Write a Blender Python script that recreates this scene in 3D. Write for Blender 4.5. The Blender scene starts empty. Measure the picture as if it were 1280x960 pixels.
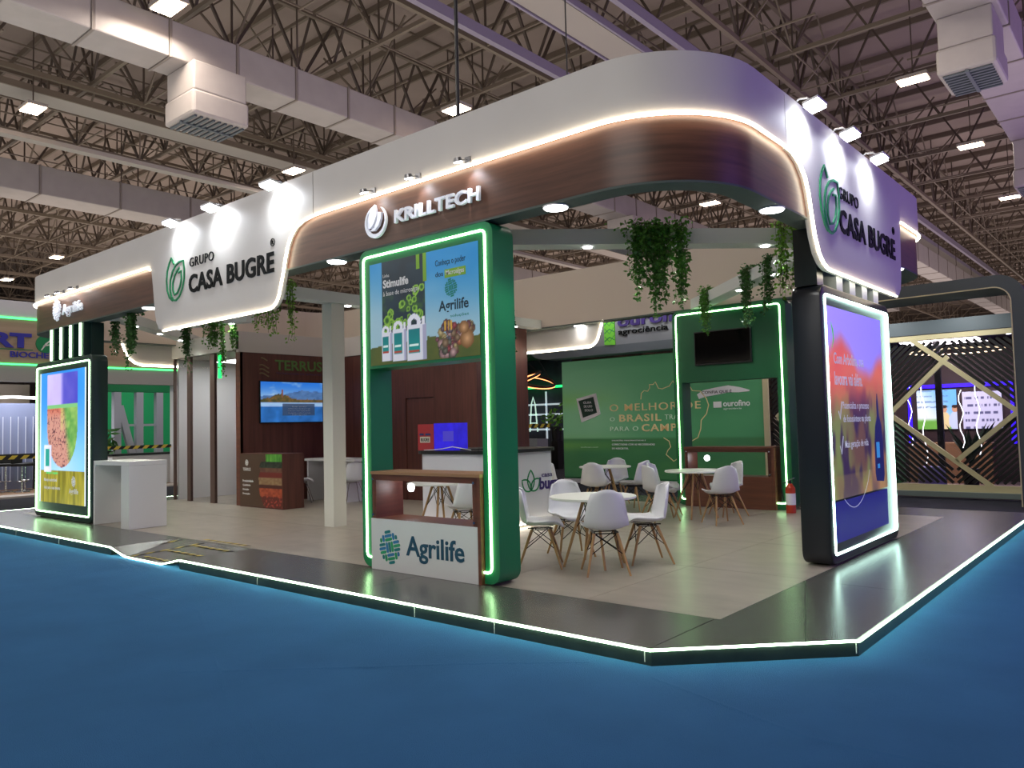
import bpy, bmesh, math, random
from mathutils import Vector, Matrix
random.seed(7)
R_ = math.radians
SC = bpy.context.scene
COL = SC.collection
PI = math.pi

# ------------------------------------------------------------------ camera
def cam_axes(yaw, pitch, roll):
    cy, sy = math.cos(yaw), math.sin(yaw)
    F = Vector((-sy, cy, 0)); R = Vector((cy, sy, 0)); U = Vector((0, 0, 1))
    F2 = F*math.cos(pitch)+U*math.sin(pitch); U2 = U*math.cos(pitch)-F*math.sin(pitch)
    R3 = R*math.cos(roll)+U2*math.sin(roll); U3 = U2*math.cos(roll)-R*math.sin(roll)
    return R3, U3, F2
cR, cU, cF = cam_axes(.703624, .0519597, -.02421799)
cd = bpy.data.cameras.new('camera'); cam = bpy.data.objects.new('camera', cd); COL.objects.link(cam)
cd.sensor_width = 36; cd.lens = 36*981.4/1280; cd.clip_end = 400; cd.clip_start = .05
m = Matrix((cR, cU, -cF)).transposed().to_4x4(); m.translation = Vector((0, 0, 1.6)); cam.matrix_world = m
SC.camera = cam

# ------------------------------------------------------------------ world, exposure, big lights
w = bpy.data.worlds.new('world'); SC.world = w; w.use_nodes = True
bg = w.node_tree.nodes['Background']; bg.inputs[0].default_value = (.75, .72, .78, 1); bg.inputs[1].default_value = .30
SC.view_settings.view_transform = 'Standard'; SC.view_settings.look = 'None'
SC.view_settings.exposure = 0.0; SC.view_settings.gamma = 1
def area(name, loc, target, sx, sy, power, col, spread=180):
    l = bpy.data.lights.new(name, 'AREA'); l.shape = 'RECTANGLE'; l.size = sx; l.size_y = sy; l.energy = power; l.color = col
    l.spread = R_(spread)
    o = bpy.data.objects.new(name, l); COL.objects.link(o); o.location = loc
    o.rotation_euler = (Vector(target)-Vector(loc)).to_track_quat('-Z', 'Y').to_euler(); return o
# purple flood of the neighbouring stand to the right, standing out of frame
area('purple_stand_light', (9, 11, 4.5), (-2.7, 10, 3.6), 5, 3, 330, (.36, .16, 1))
area('purple_ceiling_wash', (6, 26, 6.0), (-4, 22, 12), 8, 8, 300, (.5, .25, 1))
# hall light falling in on the aisle from the bays behind and above the viewer
area('hall_bay_light', (-4, -6, 9.3), (-9, 6, 2.5), 9, 5, 600, (1, .95, .9))
area('hall_bay_light_left', (-20, -3, 9.3), (-15, 8, 1.5), 8, 5, 380, (1, .93, .86))

# added upward area lights brightening the hall roof, standing in for stand glow
for gx, gy, gc, gp_ in ((-10, 9, (1, .92, .86), 1500), (-38, 12, (1, .88, .78), 2600), (-34, 42, (1, .86, .76), 2600), (-10, 42, (1, .86, .82), 2200), (-8, 72, (1, .84, .8), 2000), (-38, 72, (1, .86, .78), 2000), (8, 30, (.66, .42, 1), 1100)):
    area('roof_fill_light', (gx, gy, 4.9), (gx, gy+.001, 12), 24, 26, gp_*.85, gc)

# ------------------------------------------------------------------ helpers
def lin(c):
    if isinstance(c, str):
        c = c.lstrip('#'); c = [int(c[i:i+2], 16)/255 for i in (0, 2, 4)]
    return tuple(x/12.92 if x <= .04045 else ((x+.055)/1.055)**2.4 for x in c[:3])
MATS = {}
def mat(name, col, rough=.6, metal=0, emit=0, ecol=None, noise=None, bump=0, bscale=40, alpha=1, trans=0, spec=.5, wood=None, vcol=False, coat=0):
    if name in MATS: return MATS[name]
    M = bpy.data.materials.new(name); M.use_nodes = True; N = M.node_tree; L = N.links
    b = N.nodes['Principled BSDF']; c = lin(col)
    b.inputs['Base Color'].default_value = (*c, 1); b.inputs['Roughness'].default_value = rough
    b.inputs['Metallic'].default_value = metal; b.inputs['Specular IOR Level'].default_value = spec
    b.inputs['Coat Weight'].default_value = coat
    if trans: b.inputs['Transmission Weight'].default_value = trans; b.inputs['IOR'].default_value = 1.02
    if alpha < 1: b.inputs['Alpha'].default_value = alpha
    if emit:
        b.inputs['Emission Color'].default_value = (*(lin(ecol) if ecol else c), 1); b.inputs['Emission Strength'].default_value = emit
    tc = N.nodes.new('ShaderNodeTexCoord')
    src = tc.outputs['Object']
    if vcol:
        a = N.nodes.new('ShaderNodeAttribute'); a.attribute_name = 'Col'
        L.new(a.outputs['Color'], b.inputs['Base Color'])
        if emit: L.new(a.outputs['Color'], b.inputs['Emission Color'])
    if noise:
        amt, sc = noise[0], noise[1]; stretch = noise[2] if len(noise) > 2 else (1, 1, 1)
        mp = N.nodes.new('ShaderNodeMapping'); mp.inputs['Scale'].default_value = stretch; L.new(src, mp.inputs[0])
        nz = N.nodes.new('ShaderNodeTexNoise'); nz.inputs['Scale'].default_value = sc; nz.inputs['Detail'].default_value = 5
        L.new(mp.outputs[0], nz.inputs['Vector'])
        rp = N.nodes.new('ShaderNodeValToRGB')
        d = noise[3] if len(noise) > 3 else None
        rp.color_ramp.elements[0].position = .3; rp.color_ramp.elements[1].position = .7
        lo = lin(d) if d else tuple(x*(1-amt) for x in c); hi = tuple(min(1, x*(1+amt)) for x in c)
        rp.color_ramp.elements[0].color = (*lo, 1); rp.color_ramp.elements[1].color = (*hi, 1)
        L.new(nz.outputs[0], rp.inputs[0]); L.new(rp.outputs[0], b.inputs['Base Color'])
    if bump:
        nb = N.nodes.new('ShaderNodeTexNoise'); nb.inputs['Scale'].default_value = bscale; nb.inputs['Detail'].default_value = 3
        L.new(src, nb.inputs['Vector'])
        bp = N.nodes.new('ShaderNodeBump'); bp.inputs['Strength'].default_value = bump; bp.inputs['Distance'].default_value = .02
        L.new(nb.outputs[0], bp.inputs['Height']); L.new(bp.outputs[0], b.inputs['Normal'])
    MATS[name] = M; return M

class MB:
    def __init__(s): s.v = []; s.f = []; s.smooth = False; s.c = None
    def add(s, vs, fs):
        n = len(s.v); s.v += [tuple(p) for p in vs]; s.f += [tuple(i+n for i in f) for f in fs]; return s
    def box(s, x0, x1, y0, y1, z0, z1):
        if x0 > x1: x0, x1 = x1, x0
        if y0 > y1: y0, y1 = y1, y0
        if z0 > z1: z0, z1 = z1, z0
        return s.add([(x0,y0,z0),(x1,y0,z0),(x1,y1,z0),(x0,y1,z0),(x0,y0,z1),(x1,y0,z1),(x1,y1,z1),(x0,y1,z1)],
                     [(0,3,2,1),(4,5,6,7),(0,1,5,4),(1,2,6,5),(2,3,7,6),(3,0,4,7)])
    def bar(s, p, q, w, h=None, up=(0,0,1)):
        p, q = Vector(p), Vector(q); h = h or w; d = (q-p).normalized(); u = Vector(up)
        if abs(d.dot(u)) > .98: u = Vector((1,0,0))
        a = d.cross(u).normalized()*w/2; b = a.cross(d).normalized()*h/2
        return s.add([p-a-b,p+a-b,p+a+b,p-a+b,q-a-b,q+a-b,q+a+b,q-a+b],
                     [(0,1,2,3),(7,6,5,4),(0,4,5,1),(1,5,6,2),(2,6,7,3),(3,7,4,0)])
    def cone(s, p, q, r0, r1=None, n=10):
        p, q = Vector(p), Vector(q); r1 = r0 if r1 is None else r1; d = (q-p).normalized()
        u = Vector((0,0,1)) if abs(d.z) < .95 else Vector((1,0,0)); a = d.cross(u).normalized(); b = d.cross(a)
        vs = []
        for c, r in ((p, r0), (q, r1)):
            vs += [c+(a*math.cos(2*PI*k/n)+b*math.sin(2*PI*k/n))*r for k in range(n)]
        fs = [(k, (k+1) % n, n+(k+1) % n, n+k) for k in range(n)]+[tuple(range(n-1,-1,-1)), tuple(range(n,2*n))]
        return s.add(vs, fs)
    def tube(s, pts, r, n=8, closed=False, up=(0,0,1)):
        pts = [Vector(p) for p in pts]; m_ = len(pts); base = len(s.v); vs = []
        for i, p in enumerate(pts):
            a_ = pts[i-1] if (i > 0 or closed) else p; b_ = pts[(i+1) % m_] if (i < m_-1 or closed) else p
            d = (b_-a_).normalized(); u = Vector(up)
            if abs(d.dot(u)) > .97: u = Vector((1,0,0)) if abs(d.x) < .8 else Vector((0,1,0))
            a = d.cross(u).normalized(); b = d.cross(a)
            vs += [p+(a*math.cos(2*PI*k/n)+b*math.sin(2*PI*k/n))*r for k in range(n)]
        fs = []
        for i in range(m_ if closed else m_-1):
            j = (i+1) % m_
            fs += [(i*n+k, i*n+(k+1) % n, j*n+(k+1) % n, j*n+k) for k in range(n)]
        if not closed: fs += [tuple(range(n-1,-1,-1)), tuple((m_-1)*n+k for k in range(n))]
        return s.add(vs, fs)
    def prism(s, poly, d):
        d = Vector(d); n = len(poly); a = [Vector(p) for p in poly]
        return s.add(a+[p+d for p in a], [tuple(range(n-1,-1,-1)), tuple(range(n,2*n))]+[(k,(k+1)%n,n+(k+1)%n,n+k) for k in range(n)])
ORG = {}
def put(me, name, M, parent, at=None):
    o = bpy.data.objects.new(name, me); COL.objects.link(o)
    if M: me.materials.append(M)
    if parent is not None:
        o.parent = parent; ORG[o] = ORG.get(parent, Vector((0,0,0)))
    else: ORG[o] = Vector(at) if at else Vector((0,0,0)); o.location = ORG[o]
    return o
def obj(name, mb, M, parent=None, smooth=False, bevel=0, at=None, kind=None):
    org = ORG.get(parent, Vector((0,0,0))) if parent is not None else (Vector(at) if at else Vector((0,0,0)))
    me = bpy.data.meshes.new(name); me.from_pydata([tuple(Vector(v)-org) for v in mb.v], [], mb.f); me.validate()
    bm = bmesh.new(); bm.from_mesh(me); bmesh.ops.recalc_face_normals(bm, faces=bm.faces)
    if bevel:
        es = [e for e in bm.edges if len(e.link_faces) == 2 and e.calc_face_angle(0) > .6]
        bmesh.ops.bevel(bm, geom=es, offset=bevel, segments=2, affect='EDGES', profile=.5)
    bm.to_mesh(me); bm.free()
    if smooth:
        for p in me.polygons: p.use_smooth = True
        try: me.set_sharp_from_angle(angle=R_(40))
        except Exception: pass
    o = put(me, name, M, parent, at)
    if kind: o['kind'] = kind
    return o
def tag(o, label=None, cat=None, group=None, kind=None):
    if label: o['label'] = label
    if cat: o['category'] = cat
    if group: o['group'] = group
    if kind: o['kind'] = kind
    return o
def thing(name, label, cat, loc=(0,0,0), group=None):
    o = bpy.data.objects.new(name, None); COL.objects.link(o); o.location = loc; ORG[o] = Vector(loc); o.empty_display_size = .1
    return tag(o, label, cat, group)
def copy_tree(o, parent=None):
    c = o.copy(); COL.objects.link(c)
    if parent is not None: c.parent = parent
    for ch in list(o.children): copy_tree(ch, c)
    return c

class Frame:
    """a vertical face: a runs along it, z is height, d stands proud of it"""
    def __init__(s, o, u, n): s.o = Vector(o); s.u = Vector(u); s.n = Vector(n)
    def p(s, a, z, d=0): return s.o+s.u*a+Vector((0,0,z))+s.n*d
    def poly(s, mb, pts, d0, d1): return mb.prism([s.p(a, z, d0) for a, z in pts], s.n*(d1-d0))
    def rect(s, mb, a0, a1, z0, z1, d0, d1): return s.poly(mb, [(a0,z0),(a1,z0),(a1,z1),(a0,z1)], d0, d1)
    def stroke(s, mb, pts, wd, d0, d1, closed=False):
        n = len(pts); L_, R2 = [], []
        for i in range(n):
            a = pts[i-1] if (i or closed) else pts[i]; b = pts[(i+1) % n] if (i < n-1 or closed) else pts[i]
            dx, dz = b[0]-a[0], b[1]-a[1]; l = math.hypot(dx, dz) or 1
            w_ = wd[i]/2 if isinstance(wd, (list, tuple)) else wd/2
            L_.append((pts[i][0]-dz/l*w_, pts[i][1]+dx/l*w_)); R2.append((pts[i][0]+dz/l*w_, pts[i][1]-dx/l*w_))
        for i in range(n if closed else n-1):
            j = (i+1) % n; s.poly(mb, [L_[i], L_[j], R2[j], R2[i]], d0, d1)
        return mb
    def text(s, body, a0, a1, z0, z1, M, parent, d0=.002, ext=.004, bold=0, shear=0, name='lettering', track=1.0):
        cu = bpy.data.curves.new('txt', 'FONT'); cu.body = body; cu.size = 1; cu.offset = bold; cu.extrude = .01; cu.shear = shear
        cu.resolution_u = 3; cu.space_character = track
        tmp = bpy.data.objects.new('txt', cu); me = bpy.data.meshes.new_from_object(tmp)
        bpy.data.objects.remove(tmp); bpy.data.curves.remove(cu)
        if not len(me.vertices): return None
        xs = [v.co.x for v in me.vertices]; ys = [v.co.y for v in me.vertices]
        x0, x1, y0, y1 = min(xs), max(xs), min(ys), max(ys); org = ORG[parent]
        for v in me.vertices:
            a = a0+(v.co.x-x0)/(x1-x0)*(a1-a0); z = z0+(v.co.y-y0)/(y1-y0)*(z1-z0)
            v.co = s.p(a, z, d0+(ext if v.co.z > 0 else 0))-org
        me.materials.clear()
        bm = bmesh.new(); bm.from_mesh(me); bmesh.ops.recalc_face_normals(bm, faces=bm.faces); bm.to_mesh(me); bm.free()
        me.name = name
        return put(me, name, M, parent)
    def paint(s, fn, a0, a1, z0, z1, nu, nv, M, parent, d=.002, name='printed_panel', pieces=True):
        vs = []; cs = []
        for j in range(nv+1):
            for i in range(nu+1):
                u, v = i/nu, j/nv; vs.append(s.p(a0+(a1-a0)*u, z0+(z1-z0)*v, d)); cs.append(lin([min(1, max(0, c)) for c in fn(u, v)]))
        fs = [(j*(nu+1)+i, j*(nu+1)+i+1, (j+1)*(nu+1)+i+1, (j+1)*(nu+1)+i) for j in range(nv) for i in range(nu)]
        org = ORG[parent]; me = bpy.data.meshes.new(name); me.from_pydata([tuple(v-org) for v in vs], [], fs)
        at_ = me.color_attributes.new('Col', 'FLOAT_COLOR', 'POINT')
        for k, c in enumerate(cs): at_.data[k].color = (*c, 1)
        return put(me, name, M, parent)

def hsh(i, j, s=0):
    n = (i*374761393+j*668265263+s*982451653) & 0xffffffff; n = ((n ^ (n >> 13))*1274126177) & 0xffffffff
    return ((n ^ (n >> 16)) & 0xffff)/65535
def vn(x, y, s=0):
    i, j = math.floor(x), math.floor(y); fx, fy = x-i, y-j; fx = fx*fx*(3-2*fx); fy = fy*fy*(3-2*fy)
    return (hsh(i,j,s)*(1-fx)+hsh(i+1,j,s)*fx)*(1-fy)+(hsh(i,j+1,s)*(1-fx)+hsh(i+1,j+1,s)*fx)*fy
def fbm(x, y, s=0): return (vn(x,y,s)+.5*vn(2*x,2*y,s+1)+.25*vn(4*x,4*y,s+2))/1.75
def mix(a, b, t):
    t = min(1, max(0, t)); return tuple(a[k]*(1-t)+b[k]*t for k in range(3))
def H(c): c = c.lstrip('#'); return tuple(int(c[i:i+2], 16)/255 for i in (0,2,4))
def sm(e0, e1, x):
    t = min(1, max(0, (x-e0)/(e1-e0))); return t*t*(3-2*t)

# materials
WHITE = mat('white_painted_panel', '#d8d3cd', .55, noise=(.03, 1.5))
WHITE2 = mat('white_laminate', '#dcdcde', .4)
WOOD = mat('walnut_laminate', '#5c3c2e', .38, noise=(.28, 3, (.5, .5, 9)), spec=.5)
WOODD = mat('dark_walnut_board', '#5a332b', .5, noise=(.25, 2.2, (6, 6, .4)))
WOODR = mat('brown_cabinet_wood', '#6b3d2b', .45, noise=(.22, 3, (.6, .6, 8)))
EDGE = mat('wood_edge_band', '#a27a58', .5)
SOFF = mat('grey_green_soffit', '#55605a', .7)
LEDW = mat('warm_led_strip', '#fff4e0', .4, emit=12, ecol='#fff0d4')
LEDG = mat('greenish_white_led_strip', '#e8ffe0', .4, emit=11, ecol='#b8f0b0')
LEDG2 = mat('green_frame_led_strip', '#e8ffe0', .4, emit=12, ecol='#b4f2a8')
LEDC = mat('cool_white_led_strip', '#f0fff8', .4, emit=12, ecol='#c8f4e4')
GREEN = mat('green_laminate', '#0f7a4c', .42, noise=(.04, 2))
DGREEN = mat('dark_green_laminate', '#15302b', .35)
BLACKG = mat('black_green_laminate', '#10201e', .3)
BLACK = mat('matt_black', '#0c0c0e', .5)
TVB = mat('switched_off_tv_glass', '#050507', .1, spec=.15)
CHROME = mat('chrome', '#c8c8cc', .15, 1)
LENS = mat('lit_lamp_lens', '#ffffff', .3, emit=30, ecol='#f4f8ff')
DL = mat('downlight_diffuser', '#ffffff', .3, emit=12, ecol='#ffffff')
GLASS = mat('clear_glass', '#ffffff', .02, trans=1, spec=.5)
CHROMEG = mat('satin_steel', '#9a9a9c', .3, 1)
INK = mat('black_green_lettering', '#080d0e', .6, spec=.15)
LGREEN = mat('logo_green', '#118a55', .5)
PURP = mat('purple_lettering', '#3d2a78', .5)
LITW = mat('lit_white_letter', '#dfe2ee', .4, emit=.2, ecol='#f4f8ff')
PRW = mat('white_print', '#f4f4f4', .6)
PRINT = mat('printed_graphic', '#ffffff', .5, vcol=True)
SCREEN = mat('glowing_screen', '#000000', .3, vcol=True, emit=.85)
SCREENP = mat('backlit_poster', '#000000', .35, vcol=True, emit=.62)
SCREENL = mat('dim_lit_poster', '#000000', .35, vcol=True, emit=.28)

# ------------------------------------------------------------------ hall: floor, roof, trusses
CARPET = mat('blue_carpet', '#4078ad', .95, noise=(.07, 1.6), bump=.9, bscale=160, spec=.1)
GREYC = mat('dark_grey_carpet', '#33343d', .95, noise=(.1, 3), bump=.2, bscale=120, spec=.1)
f = obj('floor', MB().box(-90, 40, -14, 13.95, -.2, 0), CARPET); tag(f, kind='structure')
f = obj('floor', MB().box(-90, 40, 13.95, 130, -.2, 0), GREYC); tag(f, kind='structure')
f2_ = obj('floor', MB().box(-23.19, -18.26, 5.7, 13.94, 0, .004), GREYC); tag(f2_, kind='structure')
# carpet seams and folds
SEAM = mat('carpet_fold', '#36719e', .95, spec=.1)
def ridge(pts, w_, h_):
    mb = MB(); n = len(pts)
    for i in range(n-1):
        a, b = Vector(pts[i]), Vector(pts[i+1]); d = (b-a).normalized(); s = Vector((-d.y, d.x, 0))
        v = []
        for q in (a, b):
            for k in range(7):
                t = k/6; v.append(q+s*(t-.5)*w_+Vector((0,0,.001+h_*math.sin(PI*t)**2)))
        mb.add(v, [(k, k+1, 8+k, 7+k) for k in range(6)])
    return mb
for pts, wd, hh in (([(-5.2,2.6,0),(-3.6,4.0,0),(-3.1,4.38,0)], .05, .004), ([(-2.6,4.35,0),(-1.5,4.0,0),(-.2,4.1,0),(1.2,4.6,0)], .05, .004),
                    ([(-6.8,3.6,0),(-4.6,2.6,0),(-3.2,2.1,0)], .05, .0035), ([(-9,3.6,0),(-6.8,3.6,0)], .05, .003)):
    o = obj('carpet_fold', ridge(pts, wd, hh), CARPET, f, smooth=True)

ROOF = mat('roof_sheet', '#9a8a80', .8, noise=(.08, .6))
STEEL = mat('brown_painted_steel', '#75685a', .6)
STEELD = mat('dark_painted_steel', '#54483e', .6)
STEELL = mat('pale_painted_steel', '#a39a92', .6)
ceil = obj('ceiling', MB().box(-90, 40, -20, 130, 12.6, 12.7), ROOF); tag(ceil, kind='structure')
for k in range(52):
    y = -8+k*1.75; obj('purlin', MB().box(-75, 25, y, y+.07, 12.42, 12.6), STEEL, ceil)
for k in range(14):
    x = -62+k*6.6; obj('roof_seam', MB().box(x, x+.05, -15, 100, 12.55, 12.6), STEEL, ceil)
def truss(p, q, zt, zb, step, wd, label, group):
    p, q = Vector(p), Vector(q); L = (q-p).length; d = (q-p)/L; n = int(L/step); mid = (p+q)/2
    t = thing('roof_truss', label, 'truss', (mid.x, mid.y, zb), group)
    P = lambda s, z: Vector((p.x+d.x*s, p.y+d.y*s, z))
    obj('top_chord', MB().bar(P(0,zt), P(L,zt), wd, wd), STEEL, t)
    obj('bottom_chord', MB().bar(P(0,zb), P(L,zb), wd, wd*1.2), STEEL, t)
    mb = MB(); side = Vector((-d.y, d.x, 0))
    for i in range(n):
        s = i*step
        mb.bar(P(s,zt), P(s+step/2,zb), wd*.62); mb.bar(P(s+step/2,zb), P(s+step,zt), wd*.62)
        if i % 2 == 0: mb.bar(P(s+step/2,zb), P(s+step/2,zt), wd*.4)
    o = obj('web', mb, STEELD, t); o['kind'] = 'stuff'
    mb = MB()
    for i in range(0, n, 2):
        s = i*step+step/2; mb.bar(P(s,zb), P(s,zt)+side*1.7, wd*.45); mb.bar(P(s,zb), P(s,zt)-side*1.7, wd*.45)
        mb.bar(P(s,zb)-side*1.75, P(s,zb)+side*1.75, wd*.4)
    o = obj('stay', mb, STEEL, t); o['kind'] = 'stuff'
ORD = 'first second third fourth fifth sixth seventh eighth ninth tenth eleventh twelfth thirteenth fourteenth fifteenth sixteenth seventeenth eighteenth nineteenth twentieth'.split()
for k in range(20):
    y = 1.0+k*3.6
    truss((-64, y, 0), (16, y, 0), 12.25, 10.6, 1.76, .085, 'brown steel lattice truss crossing under the hall roof, '+ORD[k]+' from the viewer', 'cross trusses under the roof')
for k in range(16):
    x = 1.5-k*4.4
    truss((x, -3, 0), (x, 92, 0), 12.0, 10.3, 1.9, .1, 'brown steel lattice truss running away under the roof, '+ORD[k]+' counted from the right', 'lengthwise trusses under the roof')

# walkway beams and cable trays running into the depth
def walkway(x, z, y0, y1, label, M1):
    t = thing('service_walkway', label, 'walkway', (x, (y0+y1)/2, z))
    obj('side_rail', MB().box(x-.45, x-.40, y0, y1, z, z+.16), M1, t); obj('side_rail', MB().box(x+.40, x+.45, y0, y1, z, z+.16), M1, t)
    obj('deck', MB().box(x-.36, x+.36, y0, y1, z+.02, z+.08), STEELL, t)
    mb = MB(); k = y0
    while k < y1: mb.box(x-.38, x-.34, k, k+.04, z+.28, z+1.1); mb.box(x+.34, x+.38, k, k+.04, z+.28, z+1.1); k += 1.8
    mb.box(x-.38, x-.34, y0, y1, z+1.08, z+1.12); mb.box(x+.34, x+.38, y0, y1, z+1.08, z+1.12)
    obj('handrail', mb, STEEL, t)
walkway(-9.25, 9.95, 2, 70, 'pale steel service walkway hung under the roof above the white band', mat('lilac_grey_steel', '#8d8494', .6))
walkway(-21.2, 9.95, 2, 70, 'steel service walkway beyond the large air duct on the left', STEEL)
t = thing('roof_rail', 'thin lilac steel rail running under the roof left of the pale walkway', 'rail', (-10.9, 30, 9.9)); obj('rail', MB().box(-11.0, -10.86, 2, 70, 9.86, 10.1), mat('lilac_grey_steel', '#8d8494', .6), t); obj('rail', MB().box(-8.1, -7.98, 2, 70, 9.86, 10.1), mat('lilac_grey_steel', '#8d8494', .6), t)
t = thing('cable_tray', 'long pale cable tray running under the left walkway', 'tray', (-22.2, 30, 9.2))
obj('channel', MB().box(-22.35, -22.05, 3, 70, 9.2, 9.32), STEELL, t)
mb = MB()
for k in range(22): mb.box(-22.22, -22.18, 4+k*3, 4.03+k*3, 9.3, 10.3)
obj('hanger', mb, STEEL, t)['kind'] = 'stuff'
for x, y0, y1, z, lab in ((-9.7, 8, 9.7, 0, ''),):
    pass
COLM = mat('painted_column', '#58493f', .7)
for x, y, lab in ((-24, 46, 'distant steel column holding the roof behind the stands, left of centre'), (-3.0, 52, 'distant steel column seen past the purple sign')):
    t = thing('hall_column', lab, 'column', (x, y, 0))
    obj('shaft', MB().box(x-.25, x+.25, y-.25, y+.25, 0, 12.3), COLM, t)
    mb = MB()
    for k in (-1, 1): mb.bar((x, y, 9.5), (x+2.6*k, y, 12), .18)
    obj('knee_brace', mb, COLM, t)

# ducts
DUCT = mat('insulated_duct_wrap', '#a8a09b', .6, noise=(.05, 2.5), bump=.15, bscale=3)
DUCTE = mat('duct_joint_flange', '#8a8078', .6)
GRIL = mat('grey_air_grille', '#4f565c', .5)
def duct(x0, x1, z0, z1, y0, y1, step, label, boxes):
    t = thing('air_duct', label, 'duct', ((x0+x1)/2, (y0+y1)/2, z0)); y = y0
    while y < y1-.1:
        e = min(y+step, y1); obj('duct_section', MB().box(x0, x1, y+.02, e-.02, z0, z1), DUCT, t, bevel=.03)
        obj('flange', MB().box(x0-.018, x1+.018, e-.022, e+.022, z0-.018, z1+.018), DUCTE, t); y = e
    for by, bw, bd, bx0, bx1, bz in boxes:
        obj('diffuser_box', MB().box(bx0, bx1, by, by+bd, bz+.5, z0-.001), DUCT, t, bevel=.03)
        b = obj('diffuser_box', MB().box(bx0-.04, bx1+.04, by-.04, by+bd+.04, bz, bz+.5), DUCT, t, bevel=.06)
        mb = MB(); n = 9
        for k in range(n):
            yy = by+.06+k*(bd-.12)/(n-1); mb.box(bx0+.05, bx1-.05, yy-.02, yy+.03, bz-.04, bz-.005)
        mb.box((bx0+bx1)/2-.03, (bx0+bx1)/2+.03, by, by+bd, bz-.05, bz-.003)
        obj('grille', mb, GRIL, b)
    mb = MB(); y = y0+step
    while y < y1: mb.box(x0-.05, x0-.02, y-.015, y+.015, z1, 12.5); mb.box(x1+.02, x1+.05, y-.015, y+.015, z1, 12.5); y += step*2
    obj('hanger_rod', mb, STEELD, t)['kind'] = 'stuff'
duct(-15.65, -14.75, 9.0, 9.75, 0, 60, 1.45, 'large square lilac-grey air duct crossing the upper left', [(7.6, 1, 1.15, -15.62, -14.5, 7.9), (24, 1, 1.15, -15.62, -14.5, 7.9)])
duct(-27.4, -26.2, 9.0, 9.9, 4, 70, 2.4, 'far air duct behind the left end of the white sign band', [(6.4, 1, 1.2, -27.4, -26.2, 7.8), (27, 1, 1.2, -27.4, -26.2, 7.8)])
duct(-3.15, -2.1, 9.0, 9.8, 6, 80, 1.9, 'large air duct at the upper right lit purple on its side', [(16.2, 1, 1.2, -3.1, -2.2, 7.9), (25.0, 1, 1.2, -3.1, -2.2, 7.7)])
duct(-9.6, -8.7, 8.6, 9.5, 17, 70, 2.0, 'air duct seen through the opening above the hanging vine', [(17, 1, 1.2, -9.6, -8.7, 7.6)])

# hall high-bay lamps
LAMPM = mat('high_bay_lamp_face', '#fff6e8', .4, emit=26, ecol='#ffe2c0')
places = [(-13.9, 6.8, 'bright rectangular ceiling lamp at the top edge above the duct'), (-20.75, 6.8, 'ceiling lamp at the far upper left, left of the diffuser box'),
          (-20.25, 13.8, 'ceiling lamp just above the white floodlight of the left sign'), (-13.4, 13.9, 'ceiling lamp beside the black hanging pole'),
          (-12.7, 26.4, 'ceiling lamp seen through the opening under the curved band'), (-4.4, 20.1, 'nearest ceiling lamp on the purple side of the roof'),
          (-4.3, 26.3, 'second ceiling lamp on the purple side, right of the sign floodlights'), (-4.36, 33.7, 'third ceiling lamp on the purple side at the right edge'),
          (-37.6, 13.3, 'small ceiling lamp above the left end of the band'), (-44.6, 13.5, 'small ceiling lamp at the left edge above the neighbouring stand'),
          (-30.2, 26.5, 'small ceiling lamp seen between the pillar and the green frame'), (-12.2, 76, 'tiny distant ceiling lamp over the black lattice stand')]
for x, y, lab in places:
    z = 9.5; t = thing('ceiling_lamp', lab, 'ceiling lamp', (x, y, z), 'high-bay lamps under the hall roof')
    obj('housing', MB().box(x-.34, x+.34, y-.22, y+.22, z+.01, z+.09), STEELL, t)
    obj('lamp_face', MB().box(x-.31, x+.31, y-.19, y+.19, z-.01, z+.009), LAMPM, t)
    obj('hanger_rod', MB().box(x-.012, x+.012, y-.012, y+.012, z+.09, 12.55), STEELD, t)
# real output of the bays (the lamps in view plus their rows)
for k, (x, y) in enumerate([(-13.9, 6.8), (-20.7, 13.8), (-4.4, 13.5), (-13.4, 20), (-4.4, 26), (-28, 20)]):
    l = bpy.data.lights.new('bay_light', 'AREA'); l.size = 1.2; l.energy = 120; l.color = (1, .9, .8); l.spread = R_(170)
    o = bpy.data.objects.new('bay_light', l); COL.objects.link(o); o.location = (x, y, 9.42)
# far hall walls
HW = mat('far_hall_wall', '#6e625a', .8, noise=(.12, .5))
o = obj('wall_back', MB().box(-90, 40, 98, 98.3, 0, 12.6), HW); tag(o, kind='structure')
mb = MB()
for k in range(60): mb.box(-60+k*1.5, -59.9+k*1.5, 97.8, 98, 5, 12.5)
obj('wall_rib', mb, STEEL, o)['kind'] = 'stuff'
o = obj('wall_left', MB().box(-75.3, -75, -14, 98, 0, 12.6), HW); tag(o, kind='structure')
mb = MB()
for k in range(50): mb.box(-75, -74.8, -10+k*2, -9.9+k*2, 4, 12.5)
obj('wall_rib', mb, STEEL, o)['kind'] = 'stuff'
t = thing('hanging_pole', 'black vertical pole hanging above the white band', 'pole', (-6.05, 6.2, 4.9))
obj('pole', MB().cone((-6.05, 6.3, 4.66), (-6.05, 6.3, 10.2), .022, n=8), BLACK, t)
obj('cable', MB().cone((-4.95, 6.9, 4.66), (-4.95, 6.9, 10.2), .008, n=6), BLACK, t)

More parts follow.
